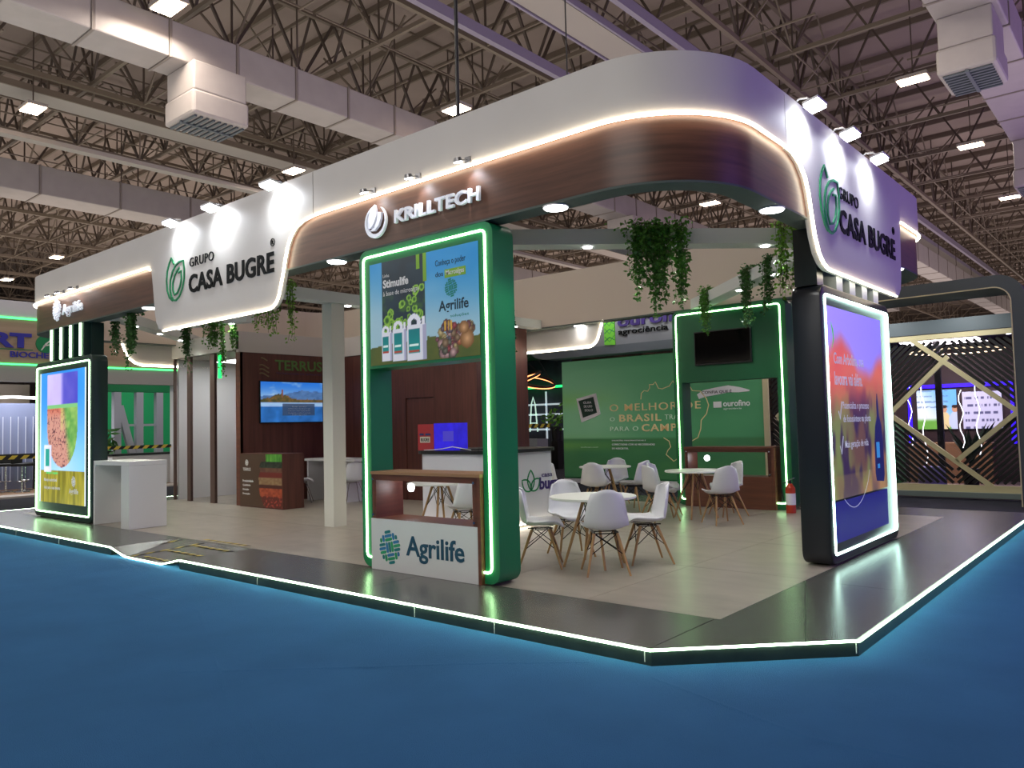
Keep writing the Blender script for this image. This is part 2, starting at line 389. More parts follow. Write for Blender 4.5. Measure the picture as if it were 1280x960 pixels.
# ------------------------------------------------------------------ platform
XL, XR, YF, YB = -18.25, -1.72, 4.55, 13.9      # platform edges
CX, CY_ = -9.98, 9.15
EDGEM = mat('platform_dark_tile', '#4c4a47', .27, noise=(.12, 3, (1, 4, 1)), spec=.9)
TILEM = mat('beige_stone_tile', '#9f978b', .3, noise=(.13, 2.2, (1, 2.2, 1)), spec=.7)
SKIRT = mat('platform_skirting', '#27302b', .35, noise=(.3, 6))
plat = thing('stand_platform', 'raised exhibition platform with dark tiled border and light stone tiles', 'platform', (CX, CY_, 0))
P1, P2 = (-2.72, 4.55), (-1.72, 5.54)
outline = [(XL, YF), (-10.92, YF), (-10.92, 5.5), (-9.06, 5.5), (-9.06, YF), P1, P2, (XR, YB), (XL, YB)]
mb = MB(); mb.prism([(x, y, .0) for x, y in outline], (0, 0, .092)); obj('deck_base', mb, SKIRT, plat)
def tiles(x0, x1, y0, y1, sx, sy, M, z=.11, gap=.0025):
    nx = max(1, round((x1-x0)/sx)); ny = max(1, round((y1-y0)/sy)); dx = (x1-x0)/nx; dy = (y1-y0)/ny
    cache = {}
    for i in range(nx):
        for j in range(ny):
            a, b = x0+i*dx, y0+j*dy
            key = 0
            if key not in cache:
                cache[key] = obj('tile', MB().box(a+gap, a+dx-gap, b+gap, b+dy-gap, .09, z), M, plat)
                base = (a, b)
            else:
                c = cache[key].copy(); COL.objects.link(c); c.parent = plat; c.location = (a-base[0], b-base[1], 0)
T0X, T1X, T0Y, T1Y = -17.26, -2.70, 5.52, 12.82
tiles(T0X, T1X, T0Y, T1Y, 1.2, 1.8, TILEM)
tiles(XL+.01, -10.93, YF+.01, T0Y, 1.83, 1, EDGEM); tiles(-9.05, P1[0]-.02, YF+.01, T0Y, 1.8, 1, EDGEM)
tiles(T1X, XR-.01, 7.28, 12.82, 1, 1.85, EDGEM); tiles(XL+.01, T0X, T0Y, T1Y, 1, 1.85, EDGEM); tiles(XL+.01, XR-.01, T1Y, YB-.01, 1.83, 1.1, EDGEM)
def slab(pts, M, name='tile', z0=.09, z1=.11):
    return obj(name, MB().prism([(x, y, z0) for x, y in pts], (0, 0, z1-z0)), M, plat)
slab([(P1[0]-.015, YF+.01), (P1[0], YF+.01), (-1.98, 5.285), (-2.7, 7.275), (-2.7, 5.52), (P1[0]-.015, 5.52)], EDGEM)
slab([(-1.975, 5.295), (-1.73, 5.54), (-1.73, 7.275), (-2.695, 7.275)], EDGEM)
# ramp with hazard tape
obj('ramp', MB().prism([(-10.9, 5.49, .108), (-10.9, 5.49, .05), (-10.55, 4.56, 0), (-10.55, 4.56, .012)], (0,0,0)) if False else
    MB().add([(-10.91,5.5,.109),(-9.07,5.5,.109),(-9.5,4.56,.012),(-10.5,4.56,.012),(-10.91,5.5,.03),(-9.07,5.5,.03),(-9.5,4.56,.002),(-10.5,4.56,.002)],
             [(0,3,2,1),(4,5,6,7),(0,1,5,4),(1,2,6,5),(2,3,7,6),(3,0,4,7)]), EDGEM, plat)
obj('ramp_cheek', MB().add([(-10.92,5.5,.109),(-10.92,4.56,.109),(-10.5,4.56,.012)], [(0,1,2)]), EDGEM, plat)
obj('ramp_cheek', MB().add([(-9.06,5.5,.109),(-9.06,4.56,.109),(-9.5,4.56,.012)], [(0,2,1)]), EDGEM, plat)
HZ1 = mat('hazard_yellow', '#d9c04a', .5); HZ2 = mat('hazard_black', '#1a1a1a', .5)
def hazard(p, q, w_, parent, name='hazard_tape', seg=.16, lift=.003):
    p, q = Vector(p), Vector(q); L = (q-p).length; d = (q-p)/L; s = Vector((-d.y, d.x, 0)).normalized()*w_/2
    n = max(2, int(L/seg)); z = Vector((0,0,lift))
    for k, Mt in ((0, HZ1), (1, HZ2)):
        mb = MB()
        for i in range(n):
            for half in (0, 1):
                if half != k: continue
                a = p+d*((i+half*.5)*L/n); b = p+d*((i+half*.5+.5)*L/n); sk = d*.03
                mb.add([a-s-sk+z, b-s-sk+z, b+s+sk+z, a+s+sk+z], [(0,1,2,3)])
        obj(name, mb, Mt, parent)
def rz(x, y): return .109-(5.5-y)/.94*.097 if y < 5.5 else .11
for a, b in (((-10.9,4.75),(-10.75,5.45)), ((-10.45,4.6),(-10.15,5.45)), ((-10.2,4.68),(-9.55,4.68)), ((-10.25,5.0),(-9.3,5.0)), ((-10.1,5.3),(-9.2,5.3))):
    hazard((*a, rz(*a)+.002), (*b, rz(*b)+.002), .05, plat)
hazard((-10.4, 5.6, .111), (-9.3, 5.6, .111), .06, plat)
# skirting panels and LED edge
SEAMW = mat('white_joint', '#c8c8c0', .5)
def edge_led(pts, M, r=.009, name='led_strip', parent=plat): obj(name, MB().tube(pts, r, 6), M, parent, smooth=True)
LEDP = mat('platform_led_strip', '#eafff0', .4, emit=19, ecol='#d0f4cc')
edge_led([(XL-.005, YB, .104), (XL-.005, YF-.01, .104), (-10.93, YF-.01, .104), (-10.5, YF-.005, .016), (-9.5, YF-.005, .016), (-9.05, YF-.01, .104), (P1[0]-.004, P1[1]-.012, .104), (P2[0]+.012, P2[1]-.004, .104), (XR+.01, YB, .104)], LEDP)
mb = MB()
for x in (-16.4, -14.5, -12.7, -7.4, -5.0, -4.1): obj('skirting_joint', MB().box(x, x+.006, YF-.004, YF, .005, .085), SEAMW, plat)
obj('skirting_joint', MB().bar((P1[0]-.05, P1[1]-.002, .02), (P1[0]-.05, P1[1]-.002, .085), .006), SEAMW, plat)
mb.bar((P2[0]-.01, P2[1]-.012, .02), (P2[0]-.01, P2[1]-.012, .085), .006)
obj('skirting_joint', mb, SEAMW, plat)

# ------------------------------------------------------------------ canopy ring
X0, X1, Y0, Y1, RC = -17.3, -2.65, 5.45, 12.85, 1.0
def ring(off, n=14):
    """points of the rounded rectangle, counter-clockwise from front-left; off > 0 goes inwards"""
    pts = []; r = RC-off
    for cx, cy, a0 in ((X1-RC, Y0+RC, -90), (X1-RC, Y1-RC, 0), (X0+RC, Y1-RC, 90), (X0+RC, Y0+RC, 180)):
        for k in range(n+1):
            a = R_(a0+90*k/n); pts.append((cx+r*math.cos(a), cy+r*math.sin(a)))
    return pts
def ring_wall(o0, o1, z0, z1):
    a, b = ring(o0), ring(o1); n = len(a)
    vs = [(x, y, z0) for x, y in a]+[(x, y, z1) for x, y in a]+[(x, y, z0) for x, y in b]+[(x, y, z1) for x, y in b]
    fs = []
    for i in range(n):
        j = (i+1) % n
        fs += [(i, j, n+j, n+i), (2*n+j, 2*n+i, 3*n+i, 3*n+j), (n+i, n+j, 3*n+j, 3*n+i), (j, i, 2*n+i, 2*n+j)]
    return MB().add(vs, fs)
can = thing('sign_canopy', 'white and walnut sign band with rounded corner running round the stand', 'canopy', (CX, CY_, 3.56))
obj('upper_band', ring_wall(0, .04, 4.115, 4.63), WHITE, can, smooth=True)
obj('wood_band', ring_wall(.035, .06, 3.565, 4.115), WOOD, can, smooth=True)
obj('inner_band', ring_wall(.25, .27, 3.57, 4.63), mat('inner_cream_panel', '#cdbfb0', .7), can, smooth=True)
obj('soffit', ring_wall(.036, .265, 3.545, 3.567), SOFF, can, smooth=True)
obj('top_cap', ring_wall(.041, .249, 4.60, 4.626), WHITE, can)
# seams in the upper band
mb = MB()
for x in (-7.615,): obj('panel_joint', mb.box(x, x+.006, Y0-.002, Y0+.001, 4.12, 4.62), mat('joint_shadow_gap', '#8d8880', .6), can)
FR = Frame((0, Y0, 0), (1, 0, 0), (0, -1, 0)); RT = Frame((X1, 0, 0), (0, 1, 0), (1, 0, 0))
BKI = Frame((0, Y1, 0), (1, 0, 0), (0, 1, 0)); LFT = Frame((X0, 0, 0), (0, 1, 0), (-1, 0, 0))
def arc(cx, cz, r, a0, a1, n=7): return [(cx+r*math.cos(R_(a0+(a1-a0)*k/n)), cz+r*math.sin(R_(a0+(a1-a0)*k/n))) for k in range(n+1)]
# front sign: bottom left corner -> bottom right -> up the S curve to the band
fs_bottom = [(-11.3, 3.10)]
fs_curve = [(-8.62, 3.10)]+arc(-8.55, 3.36, .26, -78, -14, 6)+[(-8.24, 3.45), (-8.17, 3.68), (-8.12, 3.82)]+[(-8.05, 3.93), (-7.95, 4.02), (-7.8, 4.075), (-7.55, 4.10)]
fs_left = [(-11.72, 4.10), (-11.68, 4.0), (-11.64, 3.8), (-11.58, 3.4), (-11.53, 3.24), (-11.44, 3.14)]
poly = fs_left+fs_bottom+fs_curve[:-1]+[(-7.66, 4.10), (-7.62, 4.10), (-7.62, 4.628), (-11.72, 4.628)]
sg = obj('sign_panel', FR.poly(MB(), poly, -.06, .003), WHITE, can); tag(sg, 'white sign panel with green leaf logo hanging over the front')
rs_curve = [(7.0, 4.10), (7.25, 4.085), (7.42, 4.02), (7.55, 3.92), (7.63, 3.78), (7.7, 3.55), (7.76, 3.38), (7.85, 3.23), (7.97, 3.14), (8.12, 3.095)]
rs_end = [(10.62, 3.095), (10.78, 3.13), (10.88, 3.22), (10.93, 3.4), (10.97, 3.8), (11.02, 4.13)]
sr = obj('sign_panel', RT.poly(MB(), [(7.13, 4.628), (7.13, 4.095)]+rs_curve[1:]+rs_end[:-1]+[(11.02, 4.628)], -.06, .003), WHITE, can); tag(sr, 'purple-lit white sign panel with green leaf logo on the right side')
obj('sign_panel', BKI.poly(MB(), [(x-.3, z) for x, z in poly], -.06, 0), WHITE, can)
obj('sign_panel', LFT.poly(MB(), [(y-.3, z) for y, z in [(7.0, 4.13)]+rs_curve+rs_end], -.06, 0), WHITE, can)
# LED runs
def led(fr, pts, d=.012, M=LEDW, r=.015):
    obj('led_strip', MB().tube([fr.p(a, z, d) for a, z in pts], r, 6, up=tuple(fr.n)), M, can, smooth=True)
led(FR, fs_bottom+fs_curve+[(-7.2, 4.105)])
led(RT, rs_curve+rs_end[:1])
led(BKI, [(x-.3, z) for x, z in fs_bottom+fs_curve+[(-7.2, 4.105)]], d=-.065, r=.022)
led(LFT, [(y-.3, z) for y, z in rs_curve+rs_end[:1]], d=-.065, r=.022)
def ring_seg(i0, i1, start=None, end=None, off=-.012, z=4.105):
    a = ring(off); n = len(a); pts = [start] if start else []
    pts += [(*a[i % n], z) for i in range(i0, i1+1)]
    if end: pts.append(end)
    obj('led_strip', MB().tube(pts, .015, 6), LEDW, can, smooth=True)
ring_seg(0, 14, (-7.2, Y0-.012, 4.105), (X1+.012, 7.0, 4.1))
ring_seg(15, 29, (X1+.012, 11.02, 4.105), (-8.0, Y1+.012, 4.105))
ring_seg(45, 59, (X0-.012, 11, 4.105), (-11.78, Y0-.012, 4.105))
led(FR, [(-11.9, 4.105), (-11.78, 4.10), (-11.72, 4.06)])
# logos and lettering
def leaf(h, w_, lean=0, n=10):
    """almond leaf, base at (0,0), tip at (lean,h)"""
    L_ = [(-w_*math.sin(PI*k/n)**.8*(1-.15*k/n)+lean*(k/n)**1.5, h*k/n) for k in range(n+1)]
    Rr = [(w_*math.sin(PI*k/n)**.8*(1-.15*k/n)+lean*(k/n)**1.5, h*k/n) for k in range(n, -1, -1)]
    return L_+Rr[1:-1]
def leaf_logo(fr, a, z, s, parent, M, d=.02):
    mb = MB()
    # tall rear leaf, open on its right
    back = [(.36,.02),(.2,.1),(.08,.28),(.04,.5),(.08,.72),(.18,.88),(.3,1.0),(.36,.93),(.44,.84)]
    big = [(.42,.02),(.3,.12),(.23,.3),(.25,.5),(.36,.68),(.52,.8),(.72,.86),(.93,.86),(.98,.66),(.97,.45),(.88,.24),(.72,.08),(.55,.01)]
    inner = [(.66,.62),(.82,.64),(.83,.46),(.76,.3),(.62,.17),(.46,.14),(.38,.26),(.38,.42),(.46,.56),(.58,.66),(.74,.73)]
    for pts, cl in ((back, False), (big, True), (inner, False)):
        fr.stroke(mb, [(a+p[0]*s[0], z+p[1]*s[1]) for p in pts], .034*s[1]*1.1, 0, d*.6, cl)
    return obj('logo', mb, M, parent)
leaf_logo(FR, -11.22, 3.50, (.56, .64), sg, LGREEN, .03)
leaf_logo(RT, 7.94, 3.49, (.62, .68), sr, LGREEN, .03)
for fr, a0, par in ((FR, -10.52, sg), (RT, 8.56, sr)):
    fr.text('GRUPO', a0, a0+.66, 3.925, 4.055, INK, par, d0=.004, ext=.01, bold=.0, track=1.1)
    fr.text('CASA BUGRE', a0-.02, a0+2.1, 3.555, 3.815, INK, par, d0=.004, ext=.012, bold=.026, track=1.04)
    mb = MB(); fr.stroke(mb, [(a0+2.07+.045*math.cos(t_*PI/8), 3.93+.045*math.sin(t_*PI/8)) for t_ in range(16)], .008, .004, .012, True)
    obj('registered_mark', mb, INK, par); fr.text('R', a0+2.053, a0+2.088, 3.905, 3.955, INK, par, d0=.004, ext=.01)
WF = Frame((0, Y0+.035, 0), (1, 0, 0), (0, -1, 0))
WF.text('KRILLTECH', -6.19, -4.97, 3.745, 3.885, LITW, can, d0=.015, ext=.03, bold=.028, shear=.03, track=1.06)
mb = MB(); ca, cz = -6.5, 3.82
for k in range(26):
    t0, t1 = R_(100+k*12.2), R_(100+(k+1)*12.2)
    def rr(t): return .035*(1-abs((math.degrees(t)-258)/165))+.006
    WF.poly(mb, [(ca+.175*math.cos(t0), cz+.175*math.sin(t0)), (ca+.175*math.cos(t1), cz+.175*math.sin(t1)), (ca+(.175-rr(t1)*1.1)*math.cos(t1), cz+(.175-rr(t1)*1.1)*math.sin(t1)), (ca+(.175-rr(t0)*1.1)*math.cos(t0), cz+(.175-rr(t0)*1.1)*math.sin(t0))], .01, .04)
WF.poly(mb, [(ca-.005, cz+.19), (ca-.08, cz+.13), (ca-.125, cz+.04), (ca-.12, cz-.05), (ca-.08, cz-.06), (ca-.02, cz-.01), (ca+.015, cz+.07), (ca+.01, cz+.14)], .01, .04)
WF.poly(mb, [(ca+.05, cz+.1), (ca+.035, cz+.02), (ca-.02, cz-.06), (ca-.09, cz-.085), (ca-.02, cz-.095), (ca+.055, cz-.05), (ca+.09, cz+.02), (ca+.095, cz+.09)], .01, .04)
obj('logo', mb, LITW, can)
def weave(fr, ca, cz, r, parent, mats, d0=.01, d1=.03, tilt=12, name='logo', sx=1.0):
    mbs = [MB() for _ in mats]; ct, st = math.cos(R_(tilt)), math.sin(R_(tilt))
    def cap(cx, cy, hx, hy, mb):
        pts = []; q = min(hx, hy)
        for sx_, sy_, a0 in ((1,1,0), (-1,1,90), (-1,-1,180), (1,-1,270)):
            for k in range(3):
                a = R_(a0+45*k); pts.append((cx+sx_*(hx-q)+q*math.cos(a), cy+sy_*(hy-q)+q*math.sin(a)))
        fr.poly(mb, [(ca+(x*ct-y*st)*sx, cz+x*st+y*ct) for x, y in pts], d0, d1)
    cell = r*.72
    for i in range(-2, 3):
        for j in range(-2, 3):
            for k in (-1, 0, 1):
                ox, oy = i*cell, j*cell; q = k*cell/3
                vert = (i+j) % 2 == 0; h_ = cell*.46; w_ = cell*.125
                x, y = (ox+q, oy) if vert else (ox, oy+q)
                lo, hi = -h_, h_
                def inside(t_): return math.hypot(x+(0 if vert else t_), y+(t_ if vert else 0)) < r
                ts = [t_ for t_ in [lo+(hi-lo)*n_/12 for n_ in range(13)] if inside(t_)]
                if not ts: continue
                a_, b_ = ts[0], ts[-1]; hl = max(w_, (b_-a_)/2); md = (a_+b_)/2
                if vert: cap(x, y+md, w_, hl, mbs[(i+j*2+k) % len(mats)])
                else: cap(x+md, y, hl, w_, mbs[(i+j*2+k) % len(mats)])
    for mb, M in zip(mbs, mats):
        if mb.v: obj(name, mb, M, parent)
weave(WF, -15.42, 3.875, .19, can, [LITW]); WF.text('Agrilife', -15.16, -14.27, 3.70, 3.94, LITW, can, d0=.01, ext=.025, bold=.02)
# recessed downlights in the soffit
def downlight(x, y, r=.115, z=3.545, parent=can, e=60):
    obj('downlight', MB().cone((x, y, z-.012), (x, y, z), r*1.12, n=24), WHITE2, parent)
    obj('downlight', MB().cone((x, y, z-.02), (x, y, z-.0125), r, n=24), DL, parent)
    l = bpy.data.lights.new('downlight', 'SPOT'); l.energy = e; l.spot_size = R_(120); l.spot_blend = .6; l.shadow_soft_size = .1; l.color = (1, .97, .92)
    o = bpy.data.objects.new('downlight_source', l); COL.objects.link(o); o.location = (x, y, z-.04)
for x, y in ((-4.17, 5.58), (-7.35, 5.58), (-2.79, 7.08), (-12.03, 5.58)): downlight(x, y, .105)
for x, y in ((-9.0, 12.72), (-2.79, 11.2)): downlight(x, y, .105, e=8)

# floodlights on arms
def flood(fr, a, z, dd, lab, group, power):
    p = fr.p(a, 4.63, -.05); q = fr.p(a, z, dd); t = thing('floodlight', lab, 'floodlight', tuple(p), group)
    obj('arm', MB().tube([fr.p(a, 4.615, -.03), fr.p(a, 4.65, .02), fr.p(a, 4.64, dd*.6), fr.p(a, z+.04, dd)], .01, 6, up=tuple(fr.u)), CHROMEG, t)
    h = MB(); c = q; u = fr.u*.13; n = (fr.n*.9+Vector((0,0,.2))).normalized()*.075; k = fr.n.cross(fr.u).normalized()*.015
    h.prism([c-u-n+k, c+u-n+k, c+u+n+k, c-u+n+k], k*1.5 if k.z > 0 else -k*1.5); obj('housing', h, WHITE2, t)
    nn = Vector((0,0,-1)); s_ = MB().prism([c-u*.9-n*.9, c+u*.9-n*.9, c+u*.9+n*.9, c-u*.9+n*.9], (0,0,-.01)); obj('lens', s_, LENS, t)
    l = bpy.data.lights.new('flood', 'SPOT'); l.energy = power; l.spot_size = R_(150); l.spot_blend = 1; l.shadow_soft_size = .03; l.color = (.86, .93, 1)
    o = bpy.data.objects.new('flood_source', l); COL.objects.link(o); o.location = fr.p(a, z-.025, dd*.72); tgt = fr.p(a+.02, z-.14, 0)
    o.rotation_euler = (tgt-o.location).to_track_quat('-Z', 'Y').to_euler()
for a, lab in ((-10.75, 'floodlight over the front sign, leftmost above the leaf logo'), (-9.65, 'floodlight over the front sign, the middle of three'), (-8.25, 'floodlight over the front sign, nearest the walnut band')):
    flood(FR, a, 4.56, .17, lab, 'floodlights over the front sign', 60)
for a, lab in ((7.45, 'floodlight over the purple-lit sign, nearest the rounded corner'), (8.5, 'floodlight over the purple-lit sign, the middle of three'), (9.55, 'floodlight over the purple-lit sign, farthest back')):
    flood(RT, a, 4.54, .17, lab, 'floodlights over the right sign', 60)
# little arm spots over the wood lettering
def minispot(a, lab, group):
    p = FR.p(a, 4.16, 0); t = thing('spotlight', lab, 'spotlight', tuple(p), group)
    obj('bracket', FR.rect(MB(), a-.02, a+.05, 4.13, 4.19, 0.001, .02), CHROMEG, t)
    obj('arm', MB().bar(FR.p(a+.01, 4.16, .02), FR.p(a-.02, 4.14, .12), .012), CHROMEG, t)
    obj('housing', MB().cone(FR.p(a-.02, 4.165, .12), FR.p(a-.02, 4.125, .11), .035, .05, 14), CHROMEG, t)
    obj('lens', MB().cone(FR.p(a-.02, 4.124, .11), FR.p(a-.02, 4.12, .109), .042, .042, 14), LENS, t)
    l = bpy.data.lights.new('spot', 'SPOT'); l.energy = 9; l.spot_size = R_(80); l.spot_blend = .8; l.shadow_soft_size = .02; l.color = (.9, .95, 1)
    o = bpy.data.objects.new('spot_source', l); COL.objects.link(o); o.location = FR.p(a-.02, 4.11, .11); tgt = FR.p(a+.12, 3.8, -.03)
    o.rotation_euler = (tgt-o.location).to_track_quat('-Z', 'Y').to_euler()
for a, lab in ((-6.53, 'small chrome spotlight above the round white logo on the walnut band'), (-5.82, 'small chrome spotlight above the middle of the KRILLTECH lettering'), (-5.12, 'small chrome spotlight above the end of the KRILLTECH lettering')):
    minispot(a, lab, 'spotlights over the walnut band lettering')
for a, lab in ((-15.5, 'small spotlight above the white woven logo at the far left'), (-15.05, 'small spotlight, second of three over the far left lettering'), (-14.45, 'small spotlight at the end of the far left lettering')):
    minispot(a, lab, 'spotlights over the far left lettering')

# ------------------------------------------------------------------ ceiling beams and pillar
BEAM = mat('white_beam', '#cfd4d0', .6)
def beam(p, q, lab, lights, wd=.26, z0=3.55, z1=3.72):
    p, q = Vector((*p, (z0+z1)/2)), Vector((*q, (z0+z1)/2)); t = thing('ceiling_beam', lab, 'beam', tuple((p+q)/2), 'white beams under the sign band')
    obj('beam', MB().bar(p, q, wd, z1-z0), BEAM, t)
    for f_ in lights:
        c = p+(q-p)*f_; c.z = z0
        obj('downlight', MB().cone((c.x, c.y, z0-.012), (c.x, c.y, z0-.001), .05, n=16), DL, t)
        l = bpy.data.lights.new('beam_light', 'SPOT'); l.energy = 52; l.spot_size = R_(140); l.spot_blend = .7; l.shadow_soft_size = .06; l.color = (.95, 1, .93)
        o = bpy.data.objects.new('beam_light_source', l); COL.objects.link(o); o.location = (c.x, c.y, z0-.03)
beam((-6.35, 5.72), (-2.92, 9.1), 'white diagonal beam across the front right corner carrying a thick vine', (.42, .6, .84))
beam((-6.35, 12.58), (-2.92, 9.22), 'white diagonal beam across the back right corner above the green frame', (.4, .66))
beam((-9.98, 5.72), (-9.98, 12.58), 'white beam running back over the square pillar', (.3, .6, .9))
beam((-13.7, 5.72), (-17.0, 9.1), 'white diagonal beam across the front left corner with vines', (.2, .45, .7))
t = thing('pillar', 'square white pillar standing in the middle of the stand', 'pillar', (-10.02, 7.5, .11))
obj('shaft', MB().box(-10.14, -9.9, 7.4, 7.64, .11, 3.549), mat('pillar_white', '#dedfd6', .55), t)
mb = MB().cone((-9.98, 8.1, 3.53), (-9.98, 8.1, 3.549), .11, n=20)
# ------------------------------------------------------------------ totems and frames
def rrect(a0, a1, z0, z1, r, n=6):
    return arc(a1-r, z0+r, r, -90, 0, n)+arc(a1-r, z1-r, r, 0, 90, n)+arc(a0+r, z1-r, r, 90, 180, n)+arc(a0+r, z0+r, r, 180, 270, n)
def light_totem(name, lab, fr, a0, a1, z1, depth, M, ledM, cat='totem'):
    c = fr.p((a0+a1)/2, .11, -depth/2); t = thing(name, lab, cat, tuple(c))
    b = obj('body', fr.poly(MB(), rrect(a0, a1, .125, z1, .13), 0, -depth), M, t, smooth=True, bevel=.02)
    obj('foot', fr.rect(MB(), a0+.2, a1-.2, .11, .13, -.04, -depth+.04), BLACK, t)
    pts = rrect(a0+.1, a1-.1, .225, z1-.1, .04, 3)
    obj('led_strip', MB().tube([fr.p(a, z, .004) for a, z in pts], .013, 6, closed=True, up=tuple(fr.n)), ledM, t, smooth=True)
    return t
# right black totem (face at x=-2.69)
TR = Frame((-2.69, 0, 0), (0, 1, 0), (1, 0, 0))
NAVY = mat('black_purple_totem', '#141a22', .3)
tr = light_totem('display_totem', 'tall black totem with a glowing red and orange screen on the right', TR, 7.99, 10.42, 2.95, .3, NAVY, LEDC)
def p_red(u, v):
    sky = mix(H('b9a6ff'), H('8f86ff'), u*.6+.2*v); c = sky
    hl = .80-.14*fbm(u*4, 1.5, 3)+.09*math.sin(u*7)
    red = mix(H('e8503c'), H('f08a50'), fbm(u*3, v*5, 5)); c = mix(red, sky, sm(hl-.05, hl+.07, v))
    low = mix(H('6f5048'), H('7f8a50'), sm(.3, .7, fbm(u*7, v*4, 9))); low = mix(low, H('3c2c4e'), sm(.45, .62, fbm(u*8+3, v*4, 13)))
    low = mix(low, H('c8805a'), sm(.55, .75, fbm(u*4+9, v*2.5, 21))*.7)
    c = mix(low, c, sm(.38, .68, v+.12*(fbm(u*4, v*2, 2)-.5)))
    if v < .12: c = mix(c, H('a8905a'), .3)
    return c
TR.paint(p_red, 8.06, 9.98+.02, .76, 2.74, 60, 80, SCREENP, tr, d=.006, name='screen')
obj('blue_panel', TR.rect(MB(), 8.1, 9.98, .33, .74, .0, .004), mat('deep_blue_panel', '#1a0f86', .4, emit=.25, ecol='#1606a0'), tr)
for s_, a0, a1, z0, z1 in (('Com Arbolina, sua', 8.28, 9.28, 2.13, 2.27), ('lavoura vai além.', 8.28, 9.2, 1.93, 2.07)):
    TR.text(s_, a0, a1, z0, z1, LITW, tr, d0=.007, ext=.001, bold=.02)
for s_, a0, a1, z0, z1 in (('Potencializa o processo', 8.5, 9.4, 1.66, 1.76), ('de fotossíntese na planta', 8.5, 9.45, 1.52, 1.62), ('Mais geração de vida', 8.52, 9.32, 1.25, 1.35)):
    TR.text(s_, a0, a1, z0, z1, LITW, tr, d0=.007, ext=.001, bold=.008)
mb = MB()
for z in (1.64, 1.28): TR.stroke(mb, [(8.36, z+.02), (8.40, z-.06), (8.47, z+.12)], .022, .007, .009)
TR.stroke(mb, [(8.42+.9*k/12, 1.0-.36*math.sin(PI*min(1, (k+3)/15))**.7) for k in range(13)], .007, .007, .0085)
obj('tick_mark', mb, LITW, tr)
mb = MB(); TR.poly(mb, [(8.24, 2.58), (8.3, 2.5), (8.31, 2.4), (8.25, 2.31), (8.29, 2.42)], .007, .009); obj('leaf_mark', mb, mat('bright_leaf_green', '#58c04a', .5, emit=.6), tr)
bt = obj('printed_bottle', TR.poly(MB(), [(9.58, .86), (9.84, .84), (9.88, .92), (9.87, 1.3), (9.83, 1.5), (9.76, 1.6), (9.74, 1.76), (9.72, 1.86), (9.69, 1.76), (9.69, 1.6), (9.6, 1.48), (9.56, 1.3), (9.54, .95)], .007, .012), mat('printed_navy', '#1c2560', .4, emit=.35, ecol='#222a78'), tr)
mb = MB(); TR.rect(mb, 9.6, 9.72, 1.12, 1.3, .0125, .014); TR.rect(mb, 9.62, 9.7, 1.0, 1.05, .0125, .014); obj('bottle_label', mb, mat('printed_cyan', '#3f9de0', .4, emit=.5), bt)
TRS = mat('frosted_fin', '#b9c4c8', .5)
for k in range(4):
    y = 8.56+k*.44; obj('fin', MB().box(-2.93, -2.71, y, y+.2, 2.951, 3.544), TRS, tr)
obj('neck', MB().box(-2.98, -2.95, 8.3, 10.3, 2.951, 3.544), BLACKG, tr)
# support block behind sign and totem
obj('neck', MB().box(-2.97, -2.74, 8.06, 8.24, 2.951, 3.544), BLACKG, tr)

# left dark-green totem (face at y=5.48)
TL = Frame((0, 5.48, 0), (1, 0, 0), (0, -1, 0))
tl = light_totem('display_totem', 'dark green totem with glowing farm-field screen at the far left', TL, -16.5, -13.9, 2.97, .26, DGREEN, LEDG)
def p_field(u, v):
    c = mix(H('b8e0ff'), H('2080e0'), sm(.2, .9, v)); c = mix(c, H('4fb4ff'), abs(u-.5)*.9)
    if v < .25: c = mix(H('7d7a20'), H('c0b040'), fbm(u*20, v*6, 3)); c = mix(c, H('5a5410'), sm(.5, .8, vn(u*40, v*3, 8))*.5)
    cx = (u-.50)/.33
    if abs(cx) < 1 and v > .26 and v < .985:
        edge = .27+.30*(1-math.sqrt(max(0, 1-cx*cx)))
        if v > edge:
            if v > .745:
                c = mix(H('d8c8ff'), H('3a3ab8'), sm(.45, .55, u)); c = mix(c, H('9a8ae0'), fbm(u*6, v*6, 4)*.5)
            elif v > .72: c = H('7cc07a')
            else:
                crack = abs(vn(u*34, v*46, 12)-.5)+.35*abs(vn(u*60, v*80, 5)-.5); soil = mix(H('4a2834'), H('cf9484'), sm(.03, .2, crack))
                gr = mix(H('3c8a3a'), H('a8c86a'), fbm(u*14, v*20, 14)); soil = mix(soil, H('d85a3a'), sm(.62, .76, v)*.7)
                c = mix(soil, gr, sm(.50, .64, u+ .35*(v-.6)))
                c = mix(c, H('d8e07a'), .6*max(0, 1-abs(u-.5)*24)*sm(.5, .6, v))
    if .1 < u < .27 and .235 < v < .44: c = mix(H('f4f4ff'), H('c8c8e8'), (u-.1)*4)
    if .13 < u < .22 and .275 < v < .41: c = H('1fa090')
    if u < .02 or u > .98: c = H('e8f6ff')
    return c
TL.paint(p_field, -16.22, -14.14, .4, 2.76, 110, 140, SCREEN, tl, d=.006, name='screen')
TL.text('Manejo sustentável', -16.0, -15.4, .76, .84, LITW, tl, d0=.007, ext=.001, bold=.02)
TL.text('ideal para a sua lavoura', -16.0, -15.25, .62, .70, LITW, tl, d0=.007, ext=.001, bold=.02)
TL.text('Solução Completa', -15.9, -15.35, .90, .96, mat('lit_green', '#3fd07a', .4, emit=.8), tl, d0=.007, ext=.001, bold=.02)
TL.text('Agrilife', -14.85, -14.45, .56, .68, LITW, tl, d0=.007, ext=.001, bold=.02)
weave(TL, -14.65, .8, .09, tl, [LITW], d0=.007, d1=.009)
obj('neck', TL.rect(MB(), -15.6, -14.18, 2.972, 3.544, -.1, -.3), DGREEN, tl)
